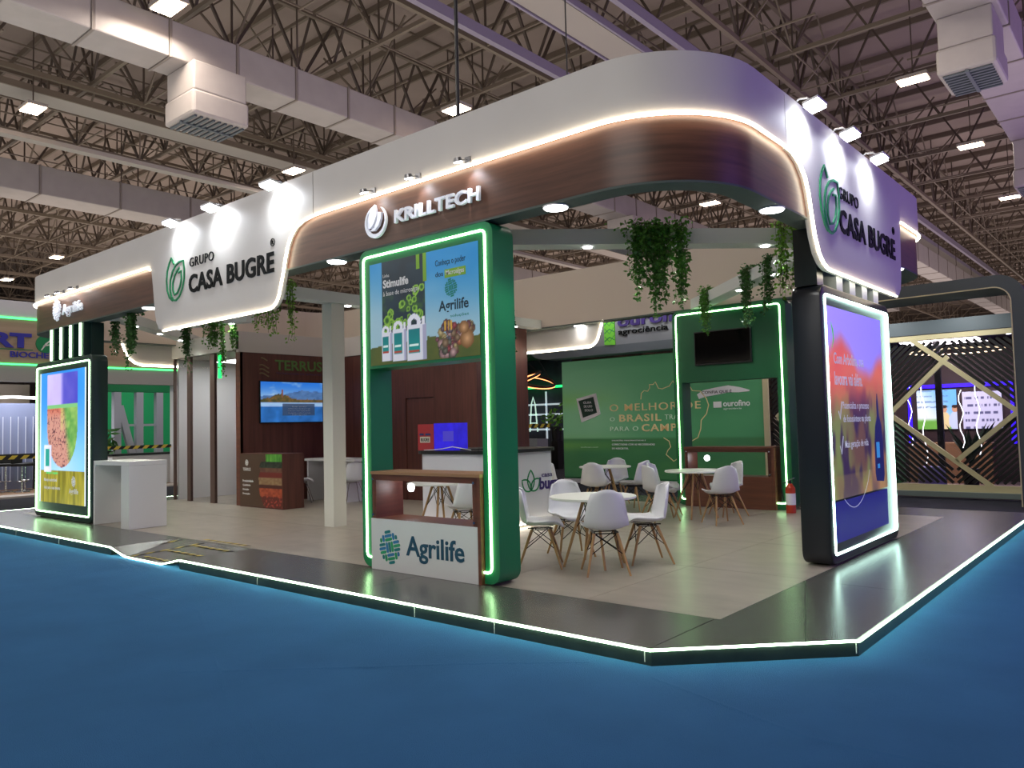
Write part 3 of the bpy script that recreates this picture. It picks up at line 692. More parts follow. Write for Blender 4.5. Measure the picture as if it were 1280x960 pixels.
for k in range(4):
    a = -15.72+k*.435; fin = obj('fin', TL.rect(MB(), a-.02, a+.16, 2.972, 3.544, 0, -.22), DGREEN, tl)
    obj('led_strip', TL.rect(MB(), a-.02, a+.06, 2.975, 3.54, .001, .008), LEDG, fin)

# green frame, front right, and its mirror at the back
def portal(name, lab, fr, a0, a1, z1, depth, zmid, M, sides=(1,)):
    c = fr.p((a0+a1)/2, .11, -depth/2); t = thing(name, lab, 'display frame', tuple(c)); r = .1
    out = rrect(a0, a1, .12, z1, .12)
    ia0, ia1, iz0 = a0+.16, a1-.18, .24
    # upper solid, two legs and a foot rail, each a rounded piece
    mb = MB()
    up = [(a0, zmid)]+[(a1, zmid)]+arc(a1-.12, z1-.12, .12, 0, 90)+arc(a0+.12, z1-.12, .12, 90, 180)
    fr.poly(mb, up, 0, -depth); obj('header', mb, M, t, smooth=True)
    obj('leg', fr.poly(MB(), [(ia0, zmid), (a0, zmid)]+arc(a0+.12, .24, .12, 180, 270)+[(ia0, .12)], 0, -depth), M, t, smooth=True)
    obj('leg', fr.poly(MB(), [(ia1, .12)]+arc(a1-.12, .24, .12, 270, 360)+[(a1, zmid), (ia1, zmid)], 0, -depth), M, t, smooth=True)
    obj('foot_rail', fr.rect(MB(), ia0, ia1, .12, .2, 0, -depth), M, t)
    for s_ in sides:
        d = .004 if s_ > 0 else -depth-.004
        obj('led_strip', MB().tube([fr.p(a, z, d) for a, z in rrect(a0+.075, a1-.095, .225, z1-.08, .05, 3)], .0125, 6, closed=True, up=tuple(fr.n)), LEDG2, t, smooth=True)
    return t
GF = Frame((0, 5.48, 0), (1, 0, 0), (0, -1, 0))
gf = portal('poster_stand', 'tall green frame with LED outline holding the crop poster, standing at the front edge', GF, -6.82, -4.85, 3.54, .3, 2.24, GREEN)
def p_jug(u, v):
    sky = mix(H('9cc0d0'), H('1a84c8'), sm(.25, 1.0, v+.25*(u-.5))); c = mix(sky, H('b8d4dc'), .2*fbm(u*5, v*6, 2))
    gl = .17+.03*math.sin(u*5)+.04*(u > .55)
    if v < gl: c = mix(H('6a6a30'), H('44582c'), fbm(u*8, v*8, 4))
    if .12 < u < .535 and v > .30:
        c = mix(H('10222e'), H('1f3c4a'), fbm(u*6, v*6, 7)); c = mix(c, H('3f6a2c'), sm(.5, .75, fbm(u*9, v*9, 31))*sm(.75, .5, v)*.8)
        for k in range(26):
            hx, hy = .15+.37*hsh(k, 1), .34+.34*hsh(k, 2)*(.35+.9*hsh(k, 1)); rr_ = .02+.035*hsh(k, 3); d = math.hypot((u-hx)*1.46, v-hy)
            if d < rr_: c = mix(H('2c5a24'), H('8fc044'), sm(.3, .9, d/rr_))
    for k, (x0, w_) in enumerate(((.115, .105), (.225, .135), (.36, .185))):
        top = .36+.02*k; bot = .035-.01*k; body = top-.05; edge_ = .78
        if x0 < u < x0+w_ and bot < v < body: c = mix(H('e0e2ee'), H('a8a8c4'), sm(edge_, edge_+.05, (u-x0)/w_))
        if x0+w_*.08 < u < x0+w_*.68 and bot+.07 < v < body-.04: c = mix(H('18a098'), H('0d6f78'), v*2.5)
        if x0+w_*.14 < u < x0+w_*.6 and abs(v-(bot+.14)) < .007: c = H('e8fff8')
        if x0+w_*.1 < u < x0+w_*.64 and bot+.075 < v < bot+.09: c = H('b04a3a')
        hx = x0+w_*.38; d = math.hypot((u-hx)*1.46, (v-top+.035)*1.1)
        if w_*.22 < d < w_*.5 and v > body-.005: c = H('e4e6f2')
        if x0+w_*.78 < u < x0+w_*.92 and body-.01 < v < top+.01: c = H('e4e6f2')
    for k in range(120):
        a = hsh(k, 11)*6.28; q = hsh(k, 12)**.5; hx = .735+.10*q*math.cos(a); hy = .17+.15*q*math.sin(a)
        if k > 84: hx = .87+.075*q*math.cos(a); hy = .21+.09*q*math.sin(a)
        rr_ = .018+.026*hsh(k, 13)
        if k == 118: hx, hy, rr_ = .895, .16, .085
        if k == 119: hx, hy, rr_ = .87, .26, .06
        d = math.hypot((u-hx)*1.46, v-hy)
        if d < rr_:
            base = [H('7a3f4a'), H('c8b070'), H('9a2f38'), H('4a5a6a'), H('c89a9a'), H('5a5a4a'), H('b8603a'), H('8a6a4a'), H('5a4a5a')][int(hsh(k, 14)*8.99)]
            if k >= 118: base = H('c88a50')
            c = mix(mix(base, (1,1,1), .22), mix(base, (0,0,0), .4), d/rr_)
    if .70 < u < .78 and .25 < v < .34 and int(u*75) % 2: c = H('d8a83c')
    return c
GF.paint(p_jug, -6.64, -5.03, 2.27, 3.37, 150, 105, SCREENL, gf, d=.004, name='poster')
DKT = mat('dark_teal_print', '#0f3a4c', .5); TEAL = mat('teal_print', '#12907c', .5); YG = mat('lime_print', '#8fc43c', .5)
GF.text('Conheça o poder', -5.62, -5.20, 3.185, 3.265, DKT, gf, d0=.005, ext=.001, bold=.006)
GF.text('dos', -5.62, -5.51, 3.095, 3.145, DKT, gf, d0=.005, ext=.001, bold=.01)
obj('highlight_box', GF.rect(MB(), -5.49, -5.20, 3.07, 3.155, .004, .0055), YG, gf)
GF.text('Microalgas', -5.47, -5.22, 3.08, 3.145, PRW, gf, d0=.006, ext=.001, bold=.01)
weave(GF, -5.405, 2.965, .088, gf, [TEAL], d0=.004, d1=.006); GF.text('Agrilife', -5.58, -5.17, 2.71, 2.85, DKT, gf, d0=.005, ext=.001, bold=.02)
GF.text('Linha', -6.42, -6.32, 3.20, 3.235, PRW, gf, d0=.005, ext=.001); GF.text('Stimulife', -6.42, -6.02, 3.085, 3.175, PRW, gf, d0=.005, ext=.001, bold=.035)
GF.text('à base de microalgas', -6.42, -5.86, 2.985, 3.05, PRW, gf, d0=.005, ext=.001)
GF.text('soluções', -5.42, -5.17, 2.665, 2.7, TEAL, gf, d0=.005, ext=.001)
for x0_, z0_ in ((-5.90, 3.22), (-5.80, 3.08)): obj('lime_stripe', GF.rect(MB(), x0_, x0_+.05, z0_, 3.37, .004, .006), YG, gf)

def glass_case(name, lab, fr, a0, a1, depth, panelM, lettering):
    z0, zp, z1 = .112, .645, 1.14; c = fr.p((a0+a1)/2, .11, -depth/2); t = thing(name, lab, 'display case', tuple(c))
    obj('front_panel', fr.rect(MB(), a0+.0, a1-.045, z0, zp, .0, -.02), panelM, t)
    for a in (a0, a1-.04): obj('side_panel', fr.rect(MB(), a, a+.04, z0, z1-.03, -.0205 if a == a0 else .003, -depth), WOODR, t)
    obj('top_panel', fr.rect(MB(), a0, a1, z1-.03, z1, .003, -depth), EDGE if panelM == WHITE2 else WOODR, t)
    obj('shelf', fr.rect(MB(), a0+.041, a1-.041, zp-.03, zp-.001, -.021, -depth), WOODR, t)
    obj('front_rail', fr.rect(MB(), a0+.0, a1-.045, z1-.09, z1-.031, -.012, -.02), WOODR, t)
    obj('glass_pane', fr.rect(MB(), a0+.005, a1-.05, zp+.002, z1-.034, .0, -.006), GLASS, t)
    mb = MB()
    for a in (a0+.04, a1-.08):
        for z in (zp+.04, z1-.08): mb.cone(fr.p(a, z, .001), fr.p(a, z, .012), .013, n=10)
    obj('glass_fixing', mb, CHROME, t)
    fr.rect(MB(), 0, 1, 0, 1, 0, 1)
    obj('post', fr.rect(MB(), a0, a0+.06, zp, z1-.09, -.021, -.05) , WOODR, t); obj('post', fr.rect(MB(), a1-.12, a1-.041, zp, z1-.09, -.021, -.05), WOODR, t)
    return t
CF = Frame((0, 5.44, 0), (1, 0, 0), (0, -1, 0))
ca_ = glass_case('display_case', 'walnut display case with glass front and white woven-logo panel inside the front green frame', CF, -6.63, -5.04, .42, WHITE2, True)
weave(CF, -6.335, .36, .165, ca_, [mat('logo_teal', '#0f7f84', .5), mat('logo_mid_green', '#1f9c6a', .5), mat('logo_blue', '#2f7fb4', .5)], d0=.001, d1=.006)
CF.text('Agrilife', -6.08, -5.26, .235, .50, mat('logo_dark_teal', '#0c4a66', .5), ca_, d0=.001, ext=.006, bold=.016)
l = bpy.data.lights.new('case_lamp', 'POINT'); l.energy = 3; l.shadow_soft_size = .02
# small lit puck lamp inside the case
for fr_, a_, cs_ in ((CF, -6.38, ca_),):
    obj('puck_lamp', MB().cone(fr_.p(a_, .95, -.36), fr_.p(a_, .95, -.34), .045, n=16), LENS, cs_)

GB = Frame((0, 12.56, 0), (1, 0, 0), (0, -1, 0))
gb = portal('poster_stand', 'green frame with LED outline and a black television at the back of the stand', GB, -6.86, -4.80, 3.56, .3, 2.27, mat('deep_green_laminate', '#0b5a34', .42))
tv = thing('television', 'black switched-off television mounted on the back green frame', 'television', tuple(GB.p(-5.9, 2.55, .05)))
obj('screen_housing', GB.rect(MB(), -6.42, -5.38, 2.55, 3.14, .003, .045), BLACK, tv, bevel=.006); obj('screen', GB.rect(MB(), -6.40, -5.40, 2.575, 3.12, .0451, .048), TVB, tv)
CB = Frame((0, 12.5, 0), (1, 0, 0), (0, -1, 0))
cb = glass_case('display_case', 'walnut display case with glass front inside the back green frame', CB, -6.68, -5.06, .42, WOODR, False)
obj('puck_lamp', MB().cone(CB.p(-6.42, .93, -.36), CB.p(-6.42, .93, -.34), .05, n=16), LENS, cb)
# fire extinguisher
t = thing('fire_extinguisher', 'red fire extinguisher with white label beside the back green frame', 'extinguisher', (-4.74, 12.3, .11))
RED = mat('red_enamel', '#c23a1c', .3)
b = MB(); b.cone((-4.74,12.3,.112), (-4.74,12.3,.50), .075, n=20); b.cone((-4.74,12.3,.50), (-4.74,12.3,.57), .075, .03, 20); obj('cylinder', b, RED, t, smooth=True)
obj('label_band', MB().cone((-4.74,12.3,.24), (-4.74,12.3,.42), .0765, n=20), PRW, t, smooth=True)
obj('valve', MB().cone((-4.74,12.3,.57), (-4.74,12.3,.62), .018, n=10), BLACK, t); obj('handle', MB().bar((-4.77,12.3,.62), (-4.66,12.27,.66), .02, .012), CHROMEG, t)
obj('hose', MB().tube([(-4.75,12.3,.6), (-4.84,12.27,.58), (-4.86,12.26,.45), (-4.83,12.25,.3)], .01, 6), BLACK, t)

# ------------------------------------------------------------------ rooms on the left of the stand
OW = mat('office_white_band', '#b9b3ae', .7)
RX0, RX1, RY0, RY1 = -17.25, -14.45, 8.53, 10.96
tro = thing('office_room', 'walnut clad meeting room with glass front and white top band', 'room', ((RX0+RX1)/2, RY0, .11))
def planks(fr, a0, a1, z0, z1, w_, d0, d1, M, parent, skip=None):
    n = round((a1-a0)/w_); w_ = (a1-a0)/n
    for k in range(n): obj('wall_panel', fr.rect(MB(), a0+k*w_+.0015, a0+(k+1)*w_-.0015, z0, z1, d0, d1), M, parent)
TVW = Frame((RX1, 0, 0), (0, 1, 0), (1, 0, 0)); BW = Frame((0, RY1, 0), (1, 0, 0), (0, -1, 0))
planks(TVW, RY0, RY1, .112, 3.21, .6, -.08, 0, WOODD, tro)
obj('top_band', TVW.rect(MB(), RY0-.04, RY1-.04, 3.211, 3.63, -.08, .02), OW, tro); obj('top_band', MB().box(RX0, RX1+.02, RY0-.04, RY0+.02, 3.261, 3.63), mat('office_band_front', '#c8c8c0', .7), tro)
door_a, door_b = -12.2, -11.36
planks(BW, RX1+.0, door_a, .112, 3.21, .55, -.08, 0, WOODD, tro); planks(BW, door_b, -10.18, .112, 3.21, .59, -.08, 0, WOODD, tro)
obj('wall_panel', BW.rect(MB(), door_a, door_b, 2.2, 3.21, -.08, 0), WOODD, tro)
dr = obj('door', BW.rect(MB(), door_a+.01, door_b-.01, .115, 2.185, -.06, -.02), WOODD, tro); obj('door_handle', BW.rect(MB(), door_b-.12, door_b-.05, 1.1, 1.12, -.02, .02), CHROMEG, dr)
obj('top_band', BW.rect(MB(), RX1+.02, -10.16, 3.211, 3.63, -.08, .02), OW, tro)
obj('side_wall', MB().box(-10.26, -10.18, RY1+.08, 12.5, .112, 3.63), WOODD, tro)
# glass room
gp = [(-17.25, .09), (-16.55, .14), (-15.55, .18), (-14.53, .16)]
for x, w_ in gp: obj('post', MB().box(x-w_/2 if x > -17.2 else x, x+w_/2 if x < -14.6 else RX1, RY0, RY0+.06, .112, 3.26), WOODR if x > -14.6 else mat('brown_post', '#5d4740', .5), tro)
gs = [(-17.2, -16.62), (-16.48, -15.64), (-15.46, -14.61)]
for a, b_ in gs: obj('glass_pane', MB().box(a, b_, RY0+.02, RY0+.03, .115, 3.25), GLASS, tro)
obj('side_wall', MB().box(RX0, RX0+.06, RY0+.1, RY1, .112, 3.26), WHITE2, tro)
obj('back_wall', MB().box(RX0+.07, RX1-.09, 10.6, 10.66, .112, 3.26), mat('room_white_wall', '#aaa69e', .6), tro)
obj('room_ceiling', MB().box(RX0, RX1-.08, RY0+.1, RY1, 3.262, 3.3), mat('room_ceiling', '#9d9890', .7), tro)
obj('shelf_unit', MB().box(-16.9, -16.5, 10.2, 10.59, .112, 2.6).box(-16.9, -16.5, 10.15, 10.2, .9, .95).box(-16.9, -16.5, 10.15, 10.2, 1.5, 1.55), WOODD, tro)
dd_ = obj('inner_door', MB().box(-16.2, -15.75, 10.55, 10.59, .115, 2.3), WHITE2, tro); obj('door_handle', MB().box(-15.83, -15.8, 10.49, 10.549, 1.0, 1.35), BLACK, dd_)
obj('room_downlight', MB().cone((-15.2, 9.4, 3.2), (-15.2, 9.4, 3.26), .1, n=18), DL, tro)
obj('green_reflection_bar', MB().box(-15.66, -15.58, RY0+.2, RY0+.24, 2.75, 3.24), mat('green_reflection_glow', '#20ff70', .4, emit=2.5, ecol='#18e060'), tro)  # added glowing bar standing for a green sign's reflection in the glass
l = bpy.data.lights.new('room', 'AREA'); l.size = 1; l.energy = 30; o = bpy.data.objects.new('room_light', l); COL.objects.link(o); o.location = (-15.8, 9.5, 3.15)
# TERRUS lettering, television, low totem
TG = mat('moss_green_letter', '#54783a', .5)
TVW.text('TERRUS', 9.34, 10.52, 2.87, 3.09, TG, tro, d0=.001, ext=.012, bold=.02)
TVW.text('TECNOLOGIA DE SEMENTES', 9.36, 10.5, 2.785, 2.825, mat('plum_letter', '#4a3a5c', .5), tro, d0=.001, ext=.004)
mb = MB()
for k in range(4): TVW.stroke(mb, [(8.93+.3*i/8, 3.02-.085*k+.035*math.sin(i/8*5.2)+(.06 if k == 0 else 0)) for i in range(1 if k else 2, 8 if k else 7)], .025, .001, .01)
obj('wave_logo', mb, mat('bronze_letter', '#7a6a4a', .5), tro)
def p_lake(u, v):
    c = mix(H('bfe0ff'), H('2f7fe8'), sm(.4, 1, v)); c = mix(c, H('e8f4ff'), sm(.5, .8, fbm(u*5, v*7, 3))*.7)
    hl = .62+.13*math.exp(-((u-.62)*5)**2)+.07*fbm(u*9, 0, 5)+.1*math.exp(-((u-.95)*6)**2)
    if v < hl: c = mix(H('3a5f96'), H('6f9ad0'), fbm(u*12, v*12, 8))
    isl = .55+.13*math.exp(-((u-.3)*6)**2)+.03*vn(u*40, 2, 3)
    if .47 < v < isl: c = mix(H('2a3f2c'), H('a0703c'), fbm(u*22, v*22, 9))
    if abs(u-.335) < .008 and .6 < v < .82: c = H('8a5a4a')
    if v < .5: c = mix(H('1f5fb8'), H('a8d0ff'), sm(.2, .9, v*1.9)+.15*vn(u*20, v*30, 4))
    if v < .4: c = mix(H('1f4f90'), H('3a8ae0'), fbm(u*8, v*4, 4))
    if .33 < u < .87 and .15 < v < .46: c = mix(c, H('3a4a66'), .85)
    return c
tv2 = thing('television', 'wall television showing a lake island under a blue sky', 'television', tuple(TVW.p(9.7, 1.77, .03)))
obj('screen_housing', TVW.rect(MB(), 8.95, 10.52, 1.755, 2.64, .002, .04), BLACK, tv2, bevel=.006); TVW.paint(p_lake, 8.97, 10.5, 1.775, 2.62, 70, 40, SCREENP, tv2, d=.0415, name='screen')
for k in range(5): TVW.text(['Boas vindas', 'Conheça nossas soluções para o solo', 'e fale com a nossa equipe técnica', 'de segunda a sexta no estande', 'Obrigado'][k], 9.62+.1*(k in (0, 4)), 10.18-.1*(k in (0, 4)), 2.09-.045*k, 2.11-.045*k, PRW, tv2, d0=.042, ext=.001)
lt = thing('low_totem', 'brown low totem with a printed soil-layer picture and TERRUS logo', 'totem', (-13.7, 8.6, .11))
obj('body', MB().box(-14.4, -12.9, 8.48, 8.95, .112, 1.16), WOODD, lt)
LF = Frame((0, 8.48, 0), (1, 0, 0), (0, -1, 0))
def p_soil(u, v):
    c = H('57402f')
    cx = (u-.72)/.3
    if u > .58-.13*math.sin(min(1, max(0, v))*PI)**.6+.04*vn(v*9, 3, 2):
        if v > .86: c = mix(H('3f8a2c'), H('7ac850'), vn(u*60, v*10, 3)) if u > .63 else H('57402f')
        elif v > .74: c = mix(H('222a22'), H('3f4a3a'), vn(u*30, v*24, 4))
        elif v > .66: c = mix(H('6a4238'), H('7f5a44'), vn(u*20, v*20, 5))
        elif v > .55: c = H('7d2f28')
        elif v > .43: c = mix(H('a88a64'), H('8a6a4a'), vn(u*24, v*30, 6))
        elif v > .36: c = H('5a2f28')
        elif v > .2: c = mix(H('c8603c'), H('8f3a24'), vn(u*26, v*26, 7))
        else: c = mix(H('6a2c24'), H('c05040'), sm(.62, .8, vn(u*40, v*40, 9)))
    return c
LF.paint(p_soil, -14.38, -12.92, .13, 1.15, 80, 60, PRINT, lt, d=.003, name='printed_panel')
weave(LF, -14.13, .98, .06, lt, [PRW], d0=.004, d1=.006); LF.text('TERRUS', -14.27, -13.99, .82, .88, PRW, lt, d0=.004, ext=.001, bold=.01)
for k, s_ in enumerate(('Produtividade', 'Qualidade', 'Solução', 'Proteção')): LF.text(s_, -14.28, -14.28+(.38, .28, .22, .26)[k], .60-.085*k, .645-.085*k, PRW, lt, d0=.004, ext=.001, bold=.02)

# white counter and white desk
t = thing('white_counter', 'white waterfall counter standing beside the far left totem', 'counter', (-13.4, 5.85, .11))
obj('worktop', MB().box(-13.89, -12.56, 5.5, 6.1, 1.1, 1.17), WHITE2, t, bevel=.004)
obj('side_panel', MB().box(-13.89, -13.83, 5.5, 6.1, .112, 1.099), WHITE2, t); obj('side_panel', MB().box(-12.84, -12.56, 5.5, 6.1, .112, 1.099), WHITE2, t)
obj('back_panel', MB().box(-13.82, -12.85, 6.05, 6.09, .78, 1.099), WHITE2, t)
t = thing('meeting_desk', 'white high desk behind the square pillar in front of the walnut wall', 'desk', (-13.3, 10.1, .11))
obj('worktop', MB().box(-14.1, -12.45, 9.8, 10.4, .95, 1.0), WHITE2, t); obj('side_panel', MB().box(-12.95, -12.9, 9.85, 10.35, .112, .949), WHITE2, t); obj('side_panel', MB().box(-14.08, -14.03, 9.85, 10.35, .112, .949), WHITE2, t)
obj('back_panel', MB().box(-14.02, -12.96, 10.3, 10.33, .3, .949), mat('dull_violet_panel', '#5c5578', .6), t)  # desk back panel in one even dull violet

# ------------------------------------------------------------------ reception counter
rc = thing('reception_counter', 'curved white reception counter with black top and three-leaf logo', 'counter', (-8.2, 8.9, .11))
def rounded(x0, x1, y0, y1, r): return [(x, y) for x, y in rrect(x0, x1, y0, y1, r, 6)]
RCW = mat('counter_white', '#dfe0ea', .45)
mb = MB(); mb.prism([(x, y, .16) for x, y in rounded(-8.97, -7.4, 8.2, 9.82, .32)], (0,0,1.03)); obj('body', mb, RCW, rc, smooth=True)
mb = MB(); mb.prism([(x, y, .112) for x, y in rounded(-8.92, -7.45, 8.25, 9.77, .3)], (0,0,.047)); obj('plinth', mb, BLACK, rc)
mb = MB(); mb.prism([(x, y, 1.191) for x, y in rounded(-9.02, -7.35, 8.15, 9.87, .35)], (0,0,.05)); obj('worktop', mb, BLACK, rc)
mb = MB(); mb.tube([(x, y, .145) for x, y in rounded(-8.99, -7.38, 8.18, 9.84, .33)], .012, 6, closed=True); obj('led_strip', mb, LEDW, rc, smooth=True)
CT = Frame((-7.4, 0, 0), (0, 1, 0), (1, 0, 0))
mb = MB()
for ang, h in ((0, .30), (52, .26), (-52, .26)):
    ca2, sa2 = math.cos(R_(ang)), math.sin(R_(ang)); pts = [(9.1+x*ca2+z*sa2, .62-x*sa2+z*ca2) for x, z in leaf(h, .085)]
    CT.stroke(mb, pts, .022, .001, .006, True)
obj('three_leaf_logo', mb, LGREEN, rc)
CT.text('casa', 9.36, 9.62, .80, .85, PURP, rc, ext=.004); CT.text('bugre', 9.3, 9.9, .56, .80, PURP, rc, ext=.004, bold=.03)
# display box and cables on the counter
t = thing('display_box', 'red box with printed labels beside a glowing blue screen on the counter', 'box', (-8.6, 8.45, 1.242))
BX = Frame((0, 8.3, 0), (1, 0, 0), (0, -1, 0))
obj('housing', BX.rect(MB(), -8.97, -8.62, 1.243, 1.64, 0, -.3), mat('red_carton', '#b8343a', .5), t); obj('glass_cover', BX.rect(MB(), -8.615, -8.2, 1.243, 1.65, 0, -.3), mat('blue_lit_box', '#2a20b0', .2, emit=.45, ecol='#3a28ff', noise=(.5, 5)), t)
mb = MB(); BX.rect(mb, -8.92, -8.7, 1.36, 1.45, .001, .004); obj('paper_label', mb, mat('cream_label', '#d8cfc0', .6), t)
mb = MB(); BX.rect(mb, -8.93, -8.84, 1.47, 1.5, .001, .004); BX.rect(mb, -8.8, -8.69, 1.47, 1.5, .001, .004); obj('paper_label', mb, mat('navy_label', '#2c3a70', .6), t)
BX.text('BUGRE', -8.9, -8.72, 1.38, 1.43, INK, t, d0=.0045, ext=.001, bold=.02)
mb = MB(); BX.rect(mb, -8.42, -8.2, 1.38, 1.53, .001, .004); obj('dark_screen', mb, mat('dim_violet_screen', '#4a40c0', .3, emit=.5), t)
o = obj('cable', MB().tube([(-8.75, 8.22, 1.25), (-8.55, 8.2, 1.255), (-8.35, 8.21, 1.27), (-8.15, 8.22, 1.30), (-7.95, 8.25, 1.27), (-7.85, 8.3, 1.25)], .007, 6), PRW, at=(-8.3, 8.3, 1.25)); tag(o, 'white cable looping over the black counter top', 'cable')
o = obj('keyboard', MB().box(-8.15, -7.78, 8.38, 8.5, 1.243, 1.262), BLACK, at=(-7.95, 8.44, 1.243)); tag(o, 'flat black keyboard lying on the counter right of the blue box', 'keyboard')

# ------------------------------------------------------------------ chairs and tables
SHELL = mat('white_plastic_shell', '#dcdde2', .35, spec=.4)
BEECH = mat('beech_leg', '#b08a5c', .5, noise=(.12, 6, (1,1,.3)))
WIRE = mat('black_wire', '#101012', .4, .6)
def shell_mb(metal=False):
    prof = [(.235,.405),(.215,.425),(.15,.438),(.05,.43),(-.06,.425),(-.14,.435),(-.19,.47),(-.215,.53),(-.232,.61),(-.247,.71),(-.26,.795),(-.268,.84)]
    hw = [.17,.205,.225,.235,.235,.232,.228,.220,.205,.185,.155,.108]; nu = 12; mb = MB(); vs = []
    for i, (y, z) in enumerate(prof):
        t_ = i/(len(prof)-1)
        for k in range(nu+1):
            u = -1+2*k/nu; e = abs(u)**2.6
            zz = z+(.055*e if i < 6 else .02*e*(1-t_)); yy = y+(.0 if i < 5 else .075*e*min(1, (i-4)/3))-(.03*e if i < 2 else 0)
            if i == len(prof)-1: zz -= .035*abs(u)**3
            vs.append((hw[i]*u, yy, zz))
    n = nu+1; fs = [(i*n+k, i*n+k+1, (i+1)*n+k+1, (i+1)*n+k) for i in range(len(prof)-1) for k in range(nu)]
    bm = bmesh.new(); bv = [bm.verts.new(v) for v in vs]; [bm.faces.new([bv[i] for i in f_]) for f_ in fs]
    bmesh.ops.recalc_face_normals(bm, faces=bm.faces); bmesh.ops.solidify(bm, geom=bm.faces[:], thickness=.011)
    me = bpy.data.meshes.new('shell'); bm.to_mesh(me); bm.free()
    for p in me.polygons: p.use_smooth = True
    return me
shell_me = shell_mb()
def wood_chair():
    t = thing('dining_chair', 'x', 'chair'); put(shell_me, 'seat_shell', SHELL, t)
    tops = {}; 
    for sx in (-1, 1):
        for sy in (-1, 1):
            tp = Vector((.115*sx, .09*sy, .395)); ft = Vector((.21*sx, (.215 if sy > 0 else .235)*sy, 0)); tops[sx, sy] = (tp, ft)
            obj('leg', MB().cone(tp, ft, .016, .0105, 10), BEECH, t, smooth=True)
    P = lambda k, f_: tops[k][0]+(tops[k][1]-tops[k][0])*f_
    mb = MB()
    for a, b_ in (((-1,-1),(1,-1)), ((1,-1),(1,1)), ((1,1),(-1,1)), ((-1,1),(-1,-1))):
        mb.cone(P(a, 0), P(b_, .5), .0045, n=6); mb.cone(P(b_, 0), P(a, .5), .0045, n=6); mb.cone(P(a, 0), P(b_, 0), .006, n=6)
    for sx in (-1, 1): mb.cone((.115*sx, -.13, .412), (.115*sx, .13, .412), .007, n=6)
    obj('wire_brace', mb, WIRE, t)
    return t
def metal_chair():
    t = thing('side_chair', 'x', 'chair'); put(shell_me.copy(), 'seat_shell', SHELL, t).data.materials.clear()
    t.children[0].data.materials.append(SHELL)
    for sx in (-1, 1):
        for sy in (-1, 1): obj('leg', MB().cone((.1*sx, .09*sy, .41), (.2*sx, .22*sy, 0), .008, n=8), CHROME, t, smooth=True)
    mb = MB().cone((-.1,-.09,.405), (.1,.09,.405), .007, n=6).cone((.1,-.09,.405), (-.1,.09,.405), .007, n=6); obj('leg_brace', mb, CHROME, t)
    return t
def wood_table():
    t = thing('round_table', 'x', 'table')
    obj('tabletop', MB().cone((0,0,.70), (0,0,.725), .455, n=48), mat('white_tabletop', '#e4e6e0', .35), t, bevel=.006)
    tops = {}
    for k, a in enumerate((45, 135, 225, 315)):
        c, s_ = math.cos(R_(a)), math.sin(R_(a)); tp = Vector((.1*c, .1*s_, .695)); ft = Vector((.335*c, .335*s_, 0)); tops[k] = (tp, ft)
        obj('leg', MB().cone(tp, ft, .018, .013, 10), BEECH, t, smooth=True)
    mb = MB(); P = lambda k, f_: tops[k][0]+(tops[k][1]-tops[k][0])*f_
    for k in range(4):
        j = (k+1) % 4; mb.cone(P(k, 0), P(j, .45), .0045, n=6); mb.cone(P(j, 0), P(k, .45), .0045, n=6)
    mb.cone((0,0,.69), (0,0,.698), .14, n=16); obj('wire_brace', mb, WIRE, t)
    return t
def place(o, x, y, face, lab, group):
    o.location = (x, y, .1105); o.rotation_euler = (0, 0, math.atan2(face[1]-y, face[0]-x)-PI/2); tag(o, lab, None, group); return o
T = {1: (-4.76, 6.88), 2: (-7.76, 11.62), 3: (-5.75, 11.08), 4: (-7.85, 7.66)}
tb = wood_table(); tb.location = (*T[1], .1105); tb.rotation_euler.z = R_(8); tag(tb, 'round white table nearest the green frame, with four white chairs', None, 'round café tables')
for k, lab in ((2, 'round white table in front of the green mural'), (3, 'round white table in front of the back green frame'), (4, 'round white table seen through the front glass display case')):
    c = copy_tree(tb); c.location = (*T[k], .1105); c.rotation_euler.z = R_(20*k); tag(c, lab)
ch0 = wood_chair()
CH = [(-5.19, 6.53, (-4.4, 7.1), 'white shell chair half hidden by the front green frame at the nearest table'), (-4.44, 6.60, (-4.95, 7.15), 'white shell chair with its back to the viewer at the nearest table'),
      (-4.40, 7.33, (-4.85, 6.85), 'white shell chair facing left on the right of the nearest table'), (-5.33, 7.25, (-4.76, 6.85), 'white shell chair behind the nearest table in front of the counter'),
      (-7.50, 10.95, (-7.72, 11.6), 'white shell chair with its back to the viewer at the mural table'), (-7.88, 12.1, (-7.7, 11.6), 'white shell chair behind the mural table facing the viewer'),
      (-7.1, 11.55, (-7.76, 11.62), 'white shell chair seen from the side, right of the mural table'), (-8.3, 11.1, (-7.8, 11.6), 'white shell chair showing beside the counter end, left of the mural table'),
      (-6.02, 10.45, (-5.75, 11.0), 'white shell chair left of the back frame table, turned away'), (-6.25, 11.0, (-5.7, 11.1), 'white shell chair on the far left of the back frame table'),
      (-5.10, 10.60, (-5.75, 11.08), 'white shell chair on the near right of the back frame table'), (-5.45, 11.55, (-5.75, 11.1), 'white shell chair mostly hidden behind the back frame table'),
      (-7.05, 7.32, (-7.85, 7.66), 'white shell chair seen through the front glass display case')]
for k, (x, y, fc, lab) in enumerate(CH):
    place(ch0 if k == 0 else copy_tree(ch0), x, y, fc, lab, 'white shell chairs with wooden legs')
mc = metal_chair(); place(mc, -13.85, 9.55, (-13.3, 10.2), 'white chair with chrome legs left of the pillar, by the high desk', 'chrome-legged chairs at the high desk')
place(copy_tree(mc), -12.75, 10.0, (-13.5, 10.3), 'white chair with chrome legs right of the pillar, by the high desk', 'chrome-legged chairs at the high desk')

